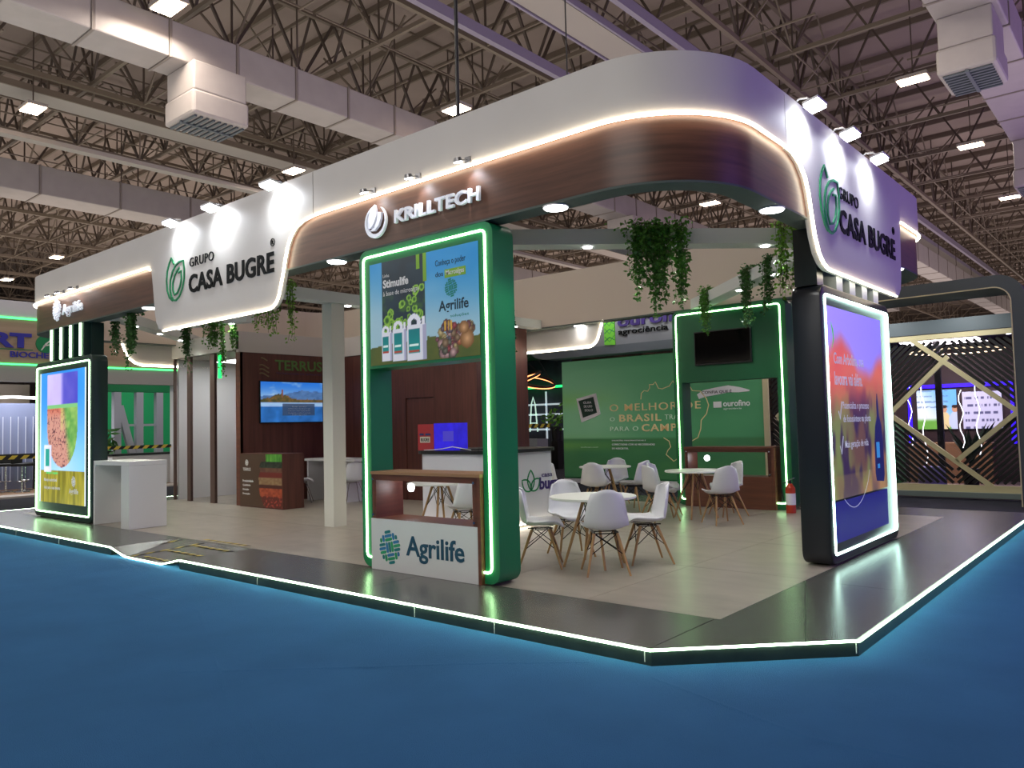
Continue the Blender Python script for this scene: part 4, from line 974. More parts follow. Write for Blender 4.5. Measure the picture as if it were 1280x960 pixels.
# ------------------------------------------------------------------ hanging vines
LEAF = [mat('vine_leaf', '#4f8a2c', .5, noise=(.35, 9)), mat('vine_leaf_dark', '#2f5f22', .55, noise=(.3, 9)), mat('vine_leaf_light', '#7ab03c', .5, noise=(.25, 9))]
STEM = mat('vine_stem', '#4a5a2c', .7)
def vine(x, y, lab, strands, dens=1.0, zt=3.72, mi=0, top=.12, d=(.763, .647), leafs=.05):
    t = thing('hanging_vine', lab, 'plant', (x, y, zt-.3), 'green vines hanging from the white beams')
    lf = MB(); st = MB(); dx = Vector((d[0], d[1], 0)); dy = Vector((-d[1], d[0], 0))
    def leaf_at(p):
        a = Vector((random.uniform(-1,1), random.uniform(-1,1), random.uniform(-1.1,.2))).normalized(); b_ = a.cross(Vector((random.uniform(-1,1), random.uniform(-1,1), random.uniform(-1,1)))).normalized()
        L = leafs*random.uniform(.7, 1.3); lf.add([p, p+a*L*.5+b_*L*.32, p+a*L, p+a*L*.5-b_*L*.32], [(0,1,2,3)])
    for off, ln, wd in strands:
        n = int(6+wd*85)
        for k in range(n):
            o_ = random.gauss(0, wd*.4); l_ = ln*random.uniform(.55, 1) if k else ln
            p = Vector((x, y, zt+.02))+dx*(off+o_)+dy*(-.14+random.uniform(-.05, .05)); pts = [Vector((p.x, p.y, p.z)) + dy*.12, p.copy()]
            m_ = max(3, int(l_/.05)); q = p.copy()
            for j in range(m_):
                q = q+Vector((random.uniform(-.011,.011), random.uniform(-.011,.011), -l_/m_)); pts.append(q.copy())
                for _ in range(max(1, int(2.6*dens+random.random()))): leaf_at(q+Vector((random.gauss(0,.016), random.gauss(0,.016), random.uniform(-.02,.02))))
            st.tube(pts, .0022, 3)
    for k in range(int(160*dens)):
        s_ = random.choice(strands); leaf_at(Vector((x, y, zt+.02+random.uniform(-.03, top*.5)))+dx*(s_[0]+random.gauss(0, s_[2]*.6))+dy*random.uniform(-.2,.05))
    o = obj('foliage', lf, LEAF[mi], t); o['kind'] = 'stuff'; o = obj('stem', st, STEM, t); o['kind'] = 'stuff'
D45 = (.707, .707)
vine(-4.32, 7.53, 'dense green vine hanging in three tails over the middle of the front corner beam', [(-.19, .82, .14), (.04, 1.0, .14), (.27, .9, .09), (0, .45, .28)], 1.5, d=D45)
vine(-3.25, 8.62, 'loose green vine at the right end of the front corner beam beside the purple sign', [(-.12, .82, .12), (.08, .65, .12), (.42, .7, .06)], .55, mi=2, d=D45)
vine(-5.75, 11.95, 'small dark vine hanging over the top left of the back green frame', [(0, .75, .1), (-.12, .5, .08)], .9, mi=0, d=(.7,-.7))
vine(-4.55, 10.8, 'small vine hanging over the LED corner of the back green frame', [(0, .8, .1), (.1, .45, .08)], .8, mi=1, d=(.7,-.7))
vine(-4.0, 10.25, 'thin vine next to the right leg of the back green frame', [(0, .6, .08), (.05, .75, .05)], .7, mi=1, d=(.7,-.7))
vine(-9.78, 11.1, 'vine hanging beside the back of the green frame in front of the grey fascia', [(.1, .75, .16), (-.3, .9, .08), (.3, .95, .03)], .9, mi=1, d=(.7, .7))
vine(-9.85, 6.5, 'bright loose vine hanging between the front sign and the pillar', [(-.1, .75, .14), (.16, .85, .05), (-.32, .72, .1)], .6, mi=2, d=(.763, .647))
vine(-13.82, 5.98, 'dark vine hanging left of the two beside the far left totem', [(0, .75, .09)], 1.2, mi=1, d=(.7,-.7))
vine(-12.7, 5.74, 'wide dark vine hanging under the far left downlight', [(0, .72, .12), (.03, .95, .03)], 1.3, zt=3.56, mi=1, d=(.7,-.7))
vine(-13.95, 7.2, 'upright vine cluster under the left end of the front sign', [(0, .72, .1), (.0, 1.0, .03)], 1.1, mi=1, d=(.763, .647))
vine(-13.3, 7.45, 'broad loose vine cluster under the left end of the front sign', [(-.1, .6, .2), (.3, .7, .08), (.1, 1.1, .03)], 1.0, mi=0, d=(.763, .647))
beam((-14.6, 7.0), (-12.6, 7.65), 'short white beam carrying the vine cluster under the front sign', (.2, .8), .2)

# ------------------------------------------------------------------ neighbouring stand behind: green mural, grey fascia, lattice
ns = thing('mural_wall', 'green mural wall with gold and white Portuguese slogan behind the stand', 'wall', (-9.7, 16.85, 0))
MW = Frame((0, 16.8, 0), (1, 0, 0), (0, -1, 0))
def p_mural(u, v):
    c = mix(H('6a9a74'), H('3c7850'), sm(.1, .9, u+.2*fbm(u*3, v*3, 2))); c = mix(c, H('80a884'), .55*max(0, 1-abs(u-.17)*4)*max(0, 1-abs(v-.5)*2.2))
    c = mix(c, H('6f9a3c'), .5*max(0, 1-abs(v-.66)*9)*max(0, 1-u*2.5)+.3*max(0, 1-abs(v-.28)*9)*max(0, 1-u*2))
    if v < .32+.02*vn(u*8, 1, 3): c = mix(H('2c5a3c'), H('3a683c'), fbm(u*8, v*10, 6)); c = mix(c, H('5f8a3c'), max(0, 1-abs(v-.27)*16)*max(0, .9-u*2))
    return mix(c, H('5fa06a'), .2*fbm(u*6, v*9, 8))
obj('wall_body', MW.rect(MB(), -12.5, -6.98, .16, 3.24, -.01, -.1), mat('mural_green', '#1f6a3a', .6), ns)
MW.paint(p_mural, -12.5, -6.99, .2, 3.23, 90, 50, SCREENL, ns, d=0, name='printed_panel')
obj('skirting', MW.rect(MB(), -12.5, -6.98, .05, .159, .02, -.1), WHITE2, ns)
GOLD = mat('pale_gold_letter', '#d8c08e', .5, emit=.1); PW = mat('pale_green_letter', '#bfd4bc', .5, emit=.1)
def mt(s_, a0, a1, z0, z1, M, b_): MW.text(s_, a0, a1, z0, z1, M, ns, d0=.003, ext=.012, bold=b_, track=1.15)
mt('O MELHOR DE', -11.02, -8.5, 1.875, 2.055, GOLD, .002); mt('O', -11.02, -10.88, 1.63, 1.73, PW, 0); mt('BRASIL', -10.74, -9.55, 1.61, 1.79, GOLD, .016); mt('TRAZER', -9.45, -8.75, 1.64, 1.76, PW, 0)
mt('PARA O', -11.02, -10.2, 1.38, 1.49, PW, 0); mt('CAMPO', -10.1, -8.85, 1.36, 1.54, GOLD, .016)
for k, (s_, a1) in enumerate((('SOLUÇÕES PERSONALIZADAS E', -10.0), ('CONECTADAS COM AS NECESSIDADES', -9.75), ('DO AGRICULTOR.', -10.5))): mt(s_, -10.98, a1, 1.12-.1*k, 1.165-.1*k, PRW, .01)
mt('ourofinoagro.com.br', -11.95, -11.4, .96, .985, PW, 0)
mb = MB()
MW.stroke(mb, [(-10.1, 2.15), (-10.08, 2.3), (-10.0, 2.36), (-9.9, 2.34), (-9.84, 2.42), (-9.85, 2.5), (-9.74, 2.5), (-9.68, 2.56), (-9.6, 2.4), (-9.5, 2.38), (-9.3, 2.44), (-9.2, 2.56), (-9.12, 2.42), (-8.95, 2.4), (-8.8, 2.48), (-8.7, 2.3), (-8.5, 2.28), (-8.35, 2.1), (-8.3, 1.95), (-8.36, 1.75), (-8.5, 1.6), (-8.52, 1.4), (-8.6, 1.2), (-8.8, 1.1), (-9.0, .95), (-9.15, .7), (-9.25, .64), (-9.45, .8), (-9.4, .9), (-9.32, .98), (-9.36, 1.12), (-9.5, 1.2)], .02, .002, .012)
obj('country_outline', mb, GOLD, ns)
bk = obj('printed_book', MW.poly(MB(), [(-12.04, 2.24), (-11.42, 2.36), (-11.3, 1.82), (-11.5, 1.74), (-11.9, 1.62)], .003, .02), PRW, ns)
MW.poly(mb2 := MB(), [(-11.97, 2.18), (-11.5, 2.27), (-11.4, 1.86), (-11.84, 1.74)], .0205, .024); obj('book_cover', mb2, mat('dark_green_print', '#1c3c30', .5), bk)
for k, s_ in enumerate(('GUIA', 'DE USO', 'SOLO')): MW.text(s_, -11.82+.02*k, -11.56+.02*k, 2.1-.1*k, 2.16-.1*k, PRW, bk, d0=.025, ext=.001, bold=.01)
# small logo seen through the back green frame
mb = MB(); MW.stroke(mb, [(-8.56, 2.15), (-8.4, 2.22), (-8.1, 2.26), (-7.8, 2.3), (-7.55, 2.27), (-7.3, 2.24)], [.12, .16, .17, .16, .12, .03], .004, .01)
obj('feather_mark', mb, PRW, ns); MW.text('CONFIA QUE É', -8.46, -7.72, 2.2, 2.29, INK, ns, d0=.011, ext=.001, bold=.01, name='lettering')
obj('logo_square', MW.rect(MB(), -8.18, -7.98, 1.88, 2.02, .003, .01), PRW, ns); MW.text('ourofino', -7.94, -7.3, 1.9, 2.04, PRW, ns, ext=.004, bold=.02); MW.text('agrociência', -7.94, -7.5, 1.82, 1.87, PRW, ns, ext=.004)

# grey fascia with sign
gfa = thing('grey_fascia', 'grey-blue fascia over the green mural with the agrociência sign', 'fascia', (-10, 16.4, 3.2)); NSF = Frame((0, 16.3, 0), (1, 0, 0), (0, -1, 0))
GREYB = mat('grey_blue_panel', '#6a747c', .55)
obj('front_panel', NSF.rect(MB(), -13.0, -7.3, 3.5, 4.3, 0, -.05), mat('pale_grey_panel', '#8d9298', .55), gfa); 
obj('curved_underside', NSF.poly(MB(), [(-13.2, 3.5), (-13.0, 3.36), (-12.7, 3.29), (-7.3, 3.29), (-7.3, 3.5)], 0, -.55), GREYB, gfa)
obj('roof_slab', MB().box(-13.2, -7.3, 16.36, 16.9, 3.51, 4.29), GREYB, gfa)
NSF.text('ourofino', -10.38, -8.2, 3.92, 4.22, PURP, gfa, ext=.03, bold=.03); NSF.text('agrociência', -10.37, -9.0, 3.69, 3.87, INK, gfa, ext=.02, bold=.01)
mb = MB(); NSF.poly(mb, [(-10.78, 3.52), (-10.47, 3.5), (-10.47, 4.2), (-10.78, 4.2)], .001, .02); lg = obj('logo_square', mb, mat('lime_logo', '#6cbf3a', .5, emit=.25), gfa)
mb = MB()
for z in (3.6, 3.8, 4.0): NSF.stroke(mb, [(-10.77, z), (-10.62, z+.1), (-10.48, z+.02)], .02, .021, .024); NSF.stroke(mb, [(-10.76, z+.12), (-10.62, z-.02), (-10.48, z+.14)], .012, .021, .024)
obj('logo_vein', mb, LGREEN, lg)
for x in (-10.6, -9.4, -8.2):
    l = bpy.data.lights.new('s', 'SPOT'); l.energy = 25; l.spot_size = R_(90); o = bpy.data.objects.new('fascia_spot_source', l); COL.objects.link(o); o.location = (x, 15.9, 4.6)
    o.rotation_euler = (Vector((x, 16.3, 3.8))-o.location).to_track_quat('-Z', 'Y').to_euler()

# lattice stand
la = thing('lattice_stand', 'black slatted stand with pale gold diamond lattice on the right', 'stand', (-4.6, 16.9, 0))
GB2 = mat('pale_gold_frame', '#d2c79c', .5); SLAT = mat('black_slat', '#0a0a0b', .5)
def gbar(a, b_, w_=.11, d=.03): obj('gold_bar', MW.stroke(MB(), [a, b_], w_, -.03, d), GB2, la)
gbar((-6.93, 3.10), (-2.13, 3.10), .1); gbar((-6.93, .20), (-2.13, .20), .13); gbar((-2.18, .14), (-2.18, 3.14), .1); gbar((-6.93, .14), (-6.93, 3.14), .12)
for dm in (0, -2.28):
    c, zc = -3.32+dm, 1.62; hw_, hz = 1.08, 1.02
    for a, b_ in (((c-.62, 3.07), (c+hw_, zc)), ((c, zc+hz+.06), (c-hw_-.02, zc+.0)), ((c-hw_, zc+.0), (c+.62 if dm == 0 else c+.55, .24)), ((c+hw_, zc), (c+.06, zc-hz+.12))):
        gbar(a, b_, .085, .035+.004*(a[1] > 2.9))
mb = MB()   # slats lean one way left of each diamond and mirror on the right
def clip(a, b_, rise):
    out = []; n = 60; seg = []
    for k in range(n+1):
        t_ = k/n; x, z = a[0]+(b_[0]-a[0])*t_, a[1]+(b_[1]-a[1])*t_
        cc = min((-3.32, -5.6), key=lambda q: abs(q-x)); up = (z > 1.62) == (x < cc)
        ok = .27 < z < 3.04 and -6.86 < x < -2.24 and abs(x-cc)/1.08+abs(z-1.62)/1.02 > 1.03 and up == rise
        if ok: seg.append((x, z))
        elif seg: out.append((seg[0], seg[-1])); seg = []
    if seg: out.append((seg[0], seg[-1]))
    return out
x = -10.0
while x < 1.5:
    for rise in (True, False):
        for a, b_ in clip((x, .2) if rise else (x+3, .2), (x+3, 3.1) if rise else (x, 3.1), rise):
            if math.hypot(a[0]-b_[0], a[1]-b_[1]) > .08: MW.stroke(mb, [a, b_], .055, -.1, -.06)
    x += .125
o = obj('slat', mb, SLAT, la); o['kind'] = 'stuff'
obj('glass_pane', MW.rect(MB(), -6.87, -2.24, .27, 3.05, -.15, -.155), mat('tinted_glass', '#c8c8d0', .03, trans=1), la)
LGR = mat('lattice_grey_beam', '#596469', .55)
obj('beam', MW.rect(MB(), -7.0, -2.0, 3.16, 3.42, .05, -.6), LGR, la); obj('beam', MW.rect(MB(), -7.0, -2.0, .04, .135, .12, -.1), mat('grey_sill', '#7a8684', .5), la)
PO = Frame((0, 15.6, 0), (1, 0, 0), (0, -1, 0))
port = [( -6.4, 3.72)]+[(-2.35, 3.76)]+arc(-2.35, 3.5, .26, 90, 0)+[(-2.09, .02), (-1.88, .02)]+arc(-2.3, 3.55, .42, 0, 90)+[(-6.4, 3.95)]
obj('portal', PO.poly(MB(), port, 0, -1.2), mat('portal_grey', '#4a5252', .55), la, smooth=True)
tr_ = [( -6.4, 3.72)]+[(-2.35, 3.76)]+arc(-2.35, 3.5, .26, 90, 0)+[(-2.09, .02)]
obj('portal_trim', PO.stroke(MB(), tr_, .02, 0, .012), GB2, la)
for x_ in (-3.0, -4.4, -5.8):  # added fill lights under the portal roof that brighten the gold lattice
    l = bpy.data.lights.new('portal_fill', 'AREA'); l.size = .5; l.energy = 16; o = bpy.data.objects.new('portal_fill_light', l); COL.objects.link(o); o.location = (x_, 16.0, 3.68); o.rotation_euler.x = R_(14)
# interior of the lattice stand
IN = Frame((0, 21, 0), (1, 0, 0), (0, -1, 0))
obj('back_wall', IN.rect(MB(), -8.5, -1.5, 0, 3.4, -.05, -.15), mat('stand_dark_wall', '#3c2c30', .6), la)
obj('inner_floor', MB().box(-8.5, -1.5, 17.0, 20.9, .0, .04), mat('stand_floor', '#6a5c58', .4), la); obj('inner_ceiling', MB().box(-8.5, -1.5, 17.4, 21, 3.3, 3.36), mat('stand_ceiling', '#241f22', .6), la)
VIO = mat('violet_led', '#3a18ff', .4, emit=2.2, ecol='#3414ff')
obj('violet_led_frame', IN.stroke(MB(), [(-5.05, .9), (-5.05, 2.28), (-2.9, 2.28), (-2.9, .9)], .1, -.04, -.01), VIO, la)
def p_team(u, v):
    c = mix(H('e8f4ff'), H('6fb4f0'), sm(.3, 1, u*.7+v*.5)); c = mix(c, H('6fae4a'), sm(.3, .18, v)) if v < .32 else c
    if v > .45 and u < .8 and int(v*22) % 3 == 0 and vn(u*22, v*22, 3) > .35: c = mix(c, H('5f80a8'), .6)
    for cx, sh in ((.68, H('e0cf9a')), (.95, H('c0cfe8'))):
        if math.hypot((u-cx)/.075, (v-.5)/.085) < 1: c = H('c89878')
        if math.hypot((u-cx)/.08, (v-.57)/.045) < 1: c = H('3a2a24')
        if math.hypot((u-cx)/.16, (v-.2)/.24) < 1 and v < .42: c = sh
    return c
sc_ = IN.paint(p_team, -4.88, -4.02, 1.25, 2.19, 60, 60, SCREEN, la, d=0, name='lit_poster')
def p_txt(u, v):
    c = H('c8c8e4')
    if int(v*30) % 6 < 2 and vn(u*26, int(v*5), 3) > .4 and .05 < u < .95: c = H('5a5a80')
    return c
IN.paint(p_txt, -3.9, -3.1, 1.25, 2.12, 60, 60, SCREEN, la, d=0, name='lit_poster')
obj('post', MB().box(-4.02, -3.9, 18.9, 19.0, .04, 3.3), BLACK, la)
NEO = mat('white_neon', '#ffffff', .4, emit=4)
for x, z0, z1 in ((-4.42, .9, 2.2), (-4.15, .55, 2.4), (-3.45, .9, 2.1), (-3.15, .75, 2.3)):
    obj('neon_tube', MB().tube([(x+.04*math.sin(k*1.3), 18.4, z0+(z1-z0)*k/10) for k in range(11)], .009, 6), NEO, la)
for x, y in ((-4.6, 18.2), (-3.6, 18.0), (-2.8, 18.6), (-4.9, 20), (-3.9, 20), (-6, 18.5), (-2.7, 19.6)): obj('downlight', MB().cone((x, y, 3.28), (x, y, 3.299), .045, n=10), DL, la)
obj('ring_lamp', MB().tube([(-3.6+.9*math.cos(k*PI/12), 19+.9*math.sin(k*PI/12), 2.95) for k in range(24)], .014, 5, closed=True), mat('dotted_ring_light', '#ffe0b0', .4, emit=2.5), la)
obj('bar_counter', MB().box(-4.9, -3.2, 20.1, 20.6, .04, .95), mat('tan_counter', '#a07a58', .5), la); obj('side_cabinet', MB().box(-5.5, -5.0, 19.5, 20.2, .04, 1.5), mat('green_cabinet', '#0f5a30', .5), la)
t = thing('ottoman', 'round violet-grey ottoman on the floor of the lattice stand', 'seat', (-4.1, 18.6, .04)); obj('seat', MB().cone((-4.1, 18.6, .041), (-4.1, 18.6, .5), .27, .25, 24), mat('violet_fabric', '#8a84b8', .8), t, smooth=True, bevel=.03)
t = thing('potted_plant', 'dark broad-leaved plant behind the diamond lattice', 'plant', (-3.4, 18.8, .04)); obj('pot', MB().cone((-3.4,18.8,.041), (-3.4,18.8,.45), .13, .18, 16), BLACK, t)
mb = MB()
for k in range(11):
    a = k*2.4; tip = Vector((-3.4+.5*math.cos(a), 18.8+.3*math.sin(a), 1.0+.55*hsh(k, 5))); b_ = Vector((-3.4, 18.8, .5)); md = (tip+b_)/2+Vector((0,0,.12)); s_ = Vector((-math.sin(a), math.cos(a), 0))*.06
    mb.add([b_, md-s_, tip, md+s_], [(0,1,2,3)])
obj('leaves', mb, mat('dark_leaf', '#16301c', .5), t)
for x, y, e, col in ((-3.9, 19.3, 150, (1, .85, .85)), (-6.2, 19, 60, (1, .75, .55))):
    l = bpy.data.lights.new('i', 'AREA'); l.size = 1.5; l.energy = e; l.color = col; o = bpy.data.objects.new('lattice_interior_light', l); COL.objects.link(o); o.location = (x, y, 3.2)

# ------------------------------------------------------------------ café stand seen between frame and mural
cs = thing('lounge_stand', 'dark lounge stand with white shelving and green light line seen past the reception counter', 'stand', (-19, 25, 0))
KF = Frame((0, 25.0, 0), (1, 0, 0), (0, -1, 0)); 
obj('back_wall', KF.rect(MB(), -26, -18.2, 0, 4.4, -.05, -.15), mat('lounge_dark_wall', '#2a2f3c', .6, noise=(.4, 2)), cs); obj('stand_roof', MB().box(-26, -18.2, 20.6, 25.0, 4.2, 4.5), mat('lounge_ceiling', '#3a3634', .7), cs)
obj('fascia', MB().box(-26, -18.2, 20.5, 20.58, 3.9, 4.6), mat('lounge_fascia', '#8a8a90', .6), cs)
obj('green_light_line', KF.rect(MB(), -21.0, -18.35, 3.03, 3.12, .3, .24), mat('green_light', '#28e070', .4, emit=2.6, ecol='#20d868'), cs)
mb = MB()
for z in (1.95, 2.35, 1.35): KF.rect(mb, -21.2, -18.4, z, z+.07, .05, .1)
for x in (-20.6, -19.4, -18.45): KF.rect(mb, x, x+.06, 1.0, 2.9, .05, .1)
obj('shelf_frame', mb, mat('lit_shelf', '#cfe0e8', .5, emit=.5), cs)
mb = MB(); KF.stroke(mb, [(-20.2, 1.3), (-20.1, 2.4), (-20.0, 2.7), (-19.9, 2.4), (-19.8, 1.3)], .05, .12, .14); KF.stroke(mb, [(-20.15, 2.0), (-19.85, 2.0)], .04, .12, .14); KF.stroke(mb, [(-20.15, 1.65), (-19.85, 1.65)], .04, .12, .14)
obj('white_tower_mark', mb, mat('pale_tower', '#c8e8d8', .5, emit=.8), cs)
obj('counter', MB().box(-22, -16.6, 20.8, 21.4, .0, 1.1), mat('lounge_counter', '#80848c', .5), cs); obj('counter_item', MB().box(-17.9, -17.3, 20.85, 21.2, 1.101, 1.3), mat('pink_screen', '#a87a80', .5, emit=.2), cs)
for nm, cx, cy, cz, rx, ry, tl_, col in (('ring_lamp', -16.3, 20.5, 3.1, .75, .5, .25, '#ff9a50'), ('ring_lamp', -17.3, 20.2, 3.0, .9, .6, -.2, '#ff8a50'), ('ring_lamp', -16.9, 19.6, 3.45, .7, .5, .05, '#ff7a28')):
    pass
def ring_lamp(cx, cy, cz, rx, ry, sx_, sy_, lab, M):
    pts = [(cx+rx*math.cos(k*PI/16), cy+ry*math.sin(k*PI/16), cz+sx_*math.cos(k*PI/16)+sy_*math.sin(k*PI/16)) for k in range(32)]
    t = thing('ring_lamp', lab, 'pendant lamp', (cx, cy, cz)); obj('ring_body', MB().tube([(x, y, z+.05) for x, y, z in pts], .055, 6, closed=True), BLACK, t, smooth=True)
    obj('led_ring', MB().tube([(x, y, z-.012) for x, y, z in pts], .022, 6, closed=True), M, t, smooth=True); obj('cable', MB().cone((cx-rx, cy, cz+.05-sx_), (cx, cy, 4.2), .006, n=5).cone((cx+rx, cy, cz+.05+sx_), (cx, cy, 4.2), .006, n=5), BLACK, t)
OR1 = mat('amber_ring_light', '#ffb080', .4, emit=3.2, ecol='#ff9a60'); OR2 = mat('orange_ring_light', '#ff7a30', .4, emit=3, ecol='#ff6a1c')
ring_lamp(-18.0, 21.6, 3.15, .9, .45, .18, .2, 'black ring lamp with amber glow, crossing another, past the counter', OR1)
ring_lamp(-17.6, 22.0, 3.1, .85, .4, -.2, .15, 'black ring lamp with amber glow tilted the other way past the counter', OR1)
ring_lamp(-17.9, 21.0, 3.58, .5, .35, 0, 0, 'small orange ring lamp under the white sign curve', OR2)
t = thing('potted_plant', 'green bushy plant beside the left edge of the green mural', 'plant', (-16.9, 22.3, 1.0)); mb = MB()
for k in range(60):
    p = Vector((-16.9+random.gauss(0,.18), 22.3+random.gauss(0,.15), 1.75+random.gauss(0,.2))); a = Vector((random.uniform(-1,1), random.uniform(-1,1), random.uniform(-.4,1))).normalized()*.22; s_ = a.cross(Vector((0,1,.3))).normalized()*.05; mb.add([p, p+a*.5+s_, p+a, p+a*.5-s_], [(0,1,2,3)])
obj('leaves', mb, LEAF[0], t); obj('pot', MB().cone((-16.9,22.3,1.0), (-16.9,22.3,1.5), .16, .2, 16), BLACK, t); obj('stand', MB().box(-17.05,-16.75,22.15,22.45,0,.999), BLACK, t)
def barrier(p, q, z, lab, zz=.06):
    t = thing('hazard_barrier', lab, 'barrier tape', (p[0], p[1], z)); P_, Q_ = Vector((*p, z)), Vector((*q, z)); L = (Q_-P_).length; d = (Q_-P_)/L; n = int(L/.14)
    for c, M in ((0, HZ1), (1, HZ2)):
        mb = MB()
        for i in range(n):
            if i % 2 != c: continue
            a = P_+d*(i*L/n); b_ = P_+d*((i+1)*L/n); sk = d*.05; mb.add([a-sk-Vector((0,0,zz)), b_-sk-Vector((0,0,zz)), b_+sk+Vector((0,0,zz)), a+sk+Vector((0,0,zz))], [(0,1,2,3)])
        obj('tape', mb, M, t)
    for q_ in (P_, Q_): obj('post', MB().cone((q_.x, q_.y, 0.001), (q_.x, q_.y, z+zz+.02), .02, n=8), BLACK, t)
barrier((-19.2, 20.4), (-15.4, 20.0), 1.55, 'yellow and black barrier tape stretched across the lounge stand')

# ------------------------------------------------------------------ neighbouring stands at the far left
bs = thing('biochem_stand', 'cream stand with blue lettering and green light lines beyond the left end', 'stand', (-24.3, 8, 0)); LS = Frame((-24, 0, 0), (0, 1, 0), (1, 0, 0))
obj('fascia', LS.rect(MB(), 2, 13.5, 3.6, 4.8, 0, -.3), mat('cream_board', '#b49c84', .6, noise=(.1, 2, (1, .3, 4))), bs); obj('top_band', LS.rect(MB(), 2, 13.5, 4.86, 5.3, 0, -.3), WHITE2, bs)
obj('lower_band', LS.rect(MB(), 2, 13.5, 3.1, 3.54, .0, -.3), mat('pale_band', '#a9a6a6', .6), bs)
GL = mat('green_light_strip', '#50ff80', .4, emit=3, ecol='#48f078')
obj('led_strip', LS.rect(MB(), 2, 13.5, 4.80, 4.85, .03, 0), GL, bs); obj('led_strip', LS.rect(MB(), 2, 13.5, 3.545, 3.59, .03, 0), GL, bs)
BLU = mat('blue_letter', '#3a3ab0', .5); LS.text('ERT', 6.5, 7.86, 4.02, 4.42, BLU, bs, ext=.05, bold=.05); LS.text('BIOCHE', 7.35, 8.3, 3.76, 3.92, BLU, bs, ext=.03, bold=.02)
obj('underline', LS.rect(MB(), 6.3, 7.9, 3.965, 3.985, 0, .02), LGREEN, bs)
mb = MB(); mb.prism([LS.p(8.22+.25*math.cos(k*PI/12), 4.16+.25*math.sin(k*PI/12), .001) for k in range(24)], LS.n*.04); rd = obj('round_logo', mb, LGREEN, bs)
mb = MB(); LS.stroke(mb, [(8.1, 3.98), (8.22, 4.16), (8.38, 4.32)], [.02, .05, .01], .042, .05); LS.stroke(mb, [(8.15, 4.1), (8.3, 4.14)], .03, .042, .05); obj('leaf_mark', mb, PRW, rd)
mb = MB()
for y in (4, 6.4, 8.6, 11.9): mb.box(-24.28, -24.05, y, y+.25, 0, 3.1)
obj('post', mb, WHITE2, bs)
obj('back_wall', MB().box(-29, -28.8, 2, 9.4, 0, 3.3), mat('cream_back_wall', '#b8a898', .6), bs)
obj('stand_floor', MB().box(-29, -24, 2, 13.5, .0, .05), mat('wood_floor', '#8a6a4c', .5, noise=(.2, 4, (4, .4, 1))), bs); obj('step', MB().box(-23.99, -23.2, 2, 13.5, .0, .05), mat('pale_step', '#b4aca8', .6), bs)
PLD = mat('glass_cabin_white', '#b8bcd0', .5, emit=.15)
obj('glass_cabin', MB().box(-28.6, -26.4, 7.8, 9.2, .05, 2.6), mat('cabin_glass', '#8088a8', .15), bs)
mb = MB()
for k in range(6): mb.box(-26.39, -26.36, 7.9+.2*k, 7.92+.2*k, .3, 2.2)
obj('cabin_lines', mb, PLD, bs); obj('white_arch', MB().tube([(-25.6, 6.6, 2.55), (-25.6, 7.2, 2.7), (-25.6, 7.9, 2.75), (-25.6, 8.6, 2.72)], .045, 6), mat('white_arch_light', '#ffffff', .4, emit=1.6), bs)
obj('wall_screen', MB().box(-26.3, -26.25, 8.75, 9.3, .9, 1.9), mat('navy_screen', '#1c2438', .3), bs)
l = bpy.data.lights.new('i', 'AREA'); l.size = 3; l.energy = 180; o = bpy.data.objects.new('left_stand_light', l); COL.objects.link(o); o.location = (-26, 7.5, 3.0)
# bar stools
def stool():
    t = thing('bar_stool', 'black bar stool with chrome leg behind the yellow tape of the left stand', 'stool', (0,0,0), 'bar stools at the left stand')
    obj('seat', MB().box(-.2,.2,-.2,.2,.72,.8).box(-.2,.2,.16,.2,.8,1.0), BLACK, t, bevel=.02); obj('leg', MB().cone((0,0,.02), (0,0,.72), .025, n=10), CHROME, t); obj('foot_ring', MB().cone((0,0,0), (0,0,.02), .2, .19, 18), CHROME, t)
    obj('foot_rest', MB().tube([(.13*math.cos(k*PI/8), .13*math.sin(k*PI/8), .3) for k in range(16)], .01, 5, closed=True), CHROME, t); return t
s0 = stool()
for k, (x, y) in enumerate(((-24.9, 7.1), (-25.4, 7.7), (-24.9, 7.95), (-25.6, 8.25), (-24.7, 8.62), (-25.35, 7.15))):
    o = s0 if k == 0 else copy_tree(s0); o.location = (x, y, .051); o.rotation_euler.z = k*1.1; o['label'] = 'black bar stool at the left neighbouring stand, '+('nearest the left picture edge', 'second row left', 'second in the front row', 'second row, right', 'closest to the far left totem', 'rearmost of the six')[k]
t = thing('bar_table', 'long dark bar table behind the stools of the left stand', 'table', (-25.9, 8.2, .05)); obj('tabletop', MB().box(-26.2,-25.8,6.4,8.9,1.05,1.1), BLACK, t); obj('leg', MB().box(-26.05,-25.95,6.6,6.7,.05,1.05), BLACK, t); obj('leg', MB().box(-26.05,-25.95,8.6,8.7,.05,1.05), BLACK, t)
barrier((-23.9, 6.2), (-23.9, 8.2), 1.05, 'yellow and black barrier tape across the left neighbouring stand', .05)
t = thing('potted_plant', 'small palm plant at the left edge of the picture', 'plant', (-25, 6.9, .05)); mb = MB()
for k in range(14):
    a = k*.9; tip = Vector((-25+.45*math.cos(a), 6.95+.45*math.sin(a), 1.9+.4*hsh(k, 2))); b_ = Vector((-25, 6.95, 1.2)); s_ = Vector((-math.sin(a), math.cos(a), 0))*.04; md = (tip+b_)/2+Vector((0,0,.15)); mb.add([b_, md-s_, tip, md+s_], [(0,1,2,3)])
obj('leaves', mb, mat('dark_palm_leaf', '#24402c', .5), t); obj('pot', MB().cone((-25,6.95,.051), (-25,6.95,1.2), .15, .2, 14), WHITE2, t)
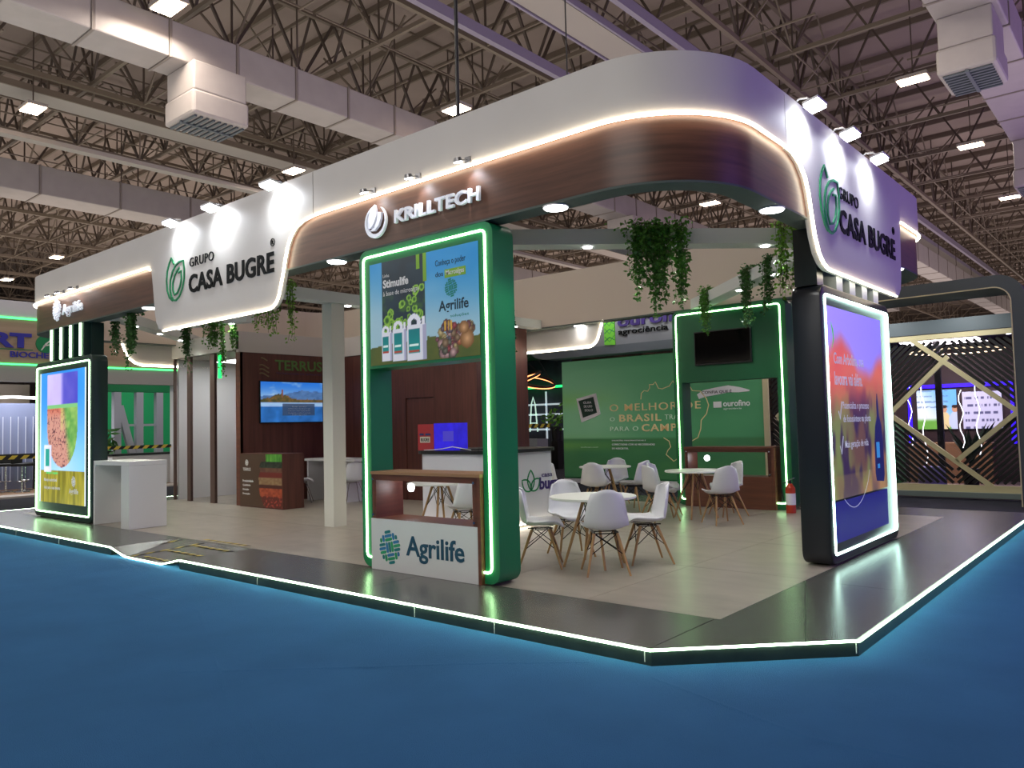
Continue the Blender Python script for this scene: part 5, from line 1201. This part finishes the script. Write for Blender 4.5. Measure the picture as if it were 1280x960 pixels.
# green stand with white N-shaped posts
g2 = thing('green_stand', 'green walled stand with large white letter-shaped posts behind the white counter', 'stand', (-26.5, 12, 0))
obj('back_wall', MB().box(-28.2, -28, 9.5, 16.5, 0, 3.6), mat('vivid_green_wall', '#12985a', .5, emit=.06), g2); obj('stand_floor', MB().box(-28, -24, 9.5, 16.5, 0, .04), mat('grey_stand_floor', '#8a8a88', .5), g2)
obj('header', MB().box(-25.9, -25.6, 9.9, 13.4, 2.95, 3.5), mat('header_green', '#0f7a48', .5), g2)
WP = mat('white_letter_post', '#b8bac6', .5)
for y in (10.75, 11.45, 12.1): obj('letter_post', MB().box(-25.8, -25.6, y, y+.22, .04, 2.94), WP, g2)
obj('letter_diagonal', MB().bar((-25.7, 10.95, 2.5), (-25.7, 11.5, .4), .16, .2), WP, g2); obj('letter_rail', MB().box(-25.75, -25.65, 11.0, 12.1, 1.85, 1.92), WP, g2)
mb = MB(); G2 = Frame((-27.98, 0, 0), (0, 1, 0), (1, 0, 0)); G2.stroke(mb, [(12.35, .7), (12.45, 1.2), (12.75, 1.9)], [.05, .12, .02], 0, .03); G2.stroke(mb, [(12.45, .9), (12.75, 1.25)], [.05, .01], 0, .03); obj('leaf_mark', mb, PRW, g2)
obj('reception_desk', MB().box(-25.2, -24.4, 10.2, 12.6, .04, .95), WHITE2, g2); obj('desk_top', MB().box(-25.25, -24.35, 10.15, 12.65, .951, 1.0), BLACK, g2)
barrier((-24.2, 9.9), (-24.2, 12.6), 1.2, 'yellow and black barrier tape in front of the green stand', .05)
t = thing('potted_plant', 'dark leafy plant beside the far left totem', 'plant', (-25.3, 10.4, .05)); mb = MB()
for k in range(40):
    p = Vector((-25.3+random.gauss(0,.12), 10.35+random.gauss(0,.14), 1.3+random.gauss(0,.22))); a = Vector((random.uniform(-1,1), random.uniform(-1,1), random.uniform(-.1,1))).normalized()*.35; s_ = a.cross(Vector((1,0,.3))).normalized()*.05; mb.add([p, p+a*.5+s_, p+a, p+a*.5-s_], [(0,1,2,3)])
obj('leaves', mb, LEAF[1], t); obj('pot', MB().cone((-25.3,10.35,.041), (-25.3,10.35,1.1), .14, .18, 14), BLACK, t)
l = bpy.data.lights.new('i', 'AREA'); l.size = 3; l.energy = 70; o = bpy.data.objects.new('green_stand_light', l); COL.objects.link(o); o.location = (-25.5, 12, 4.4)
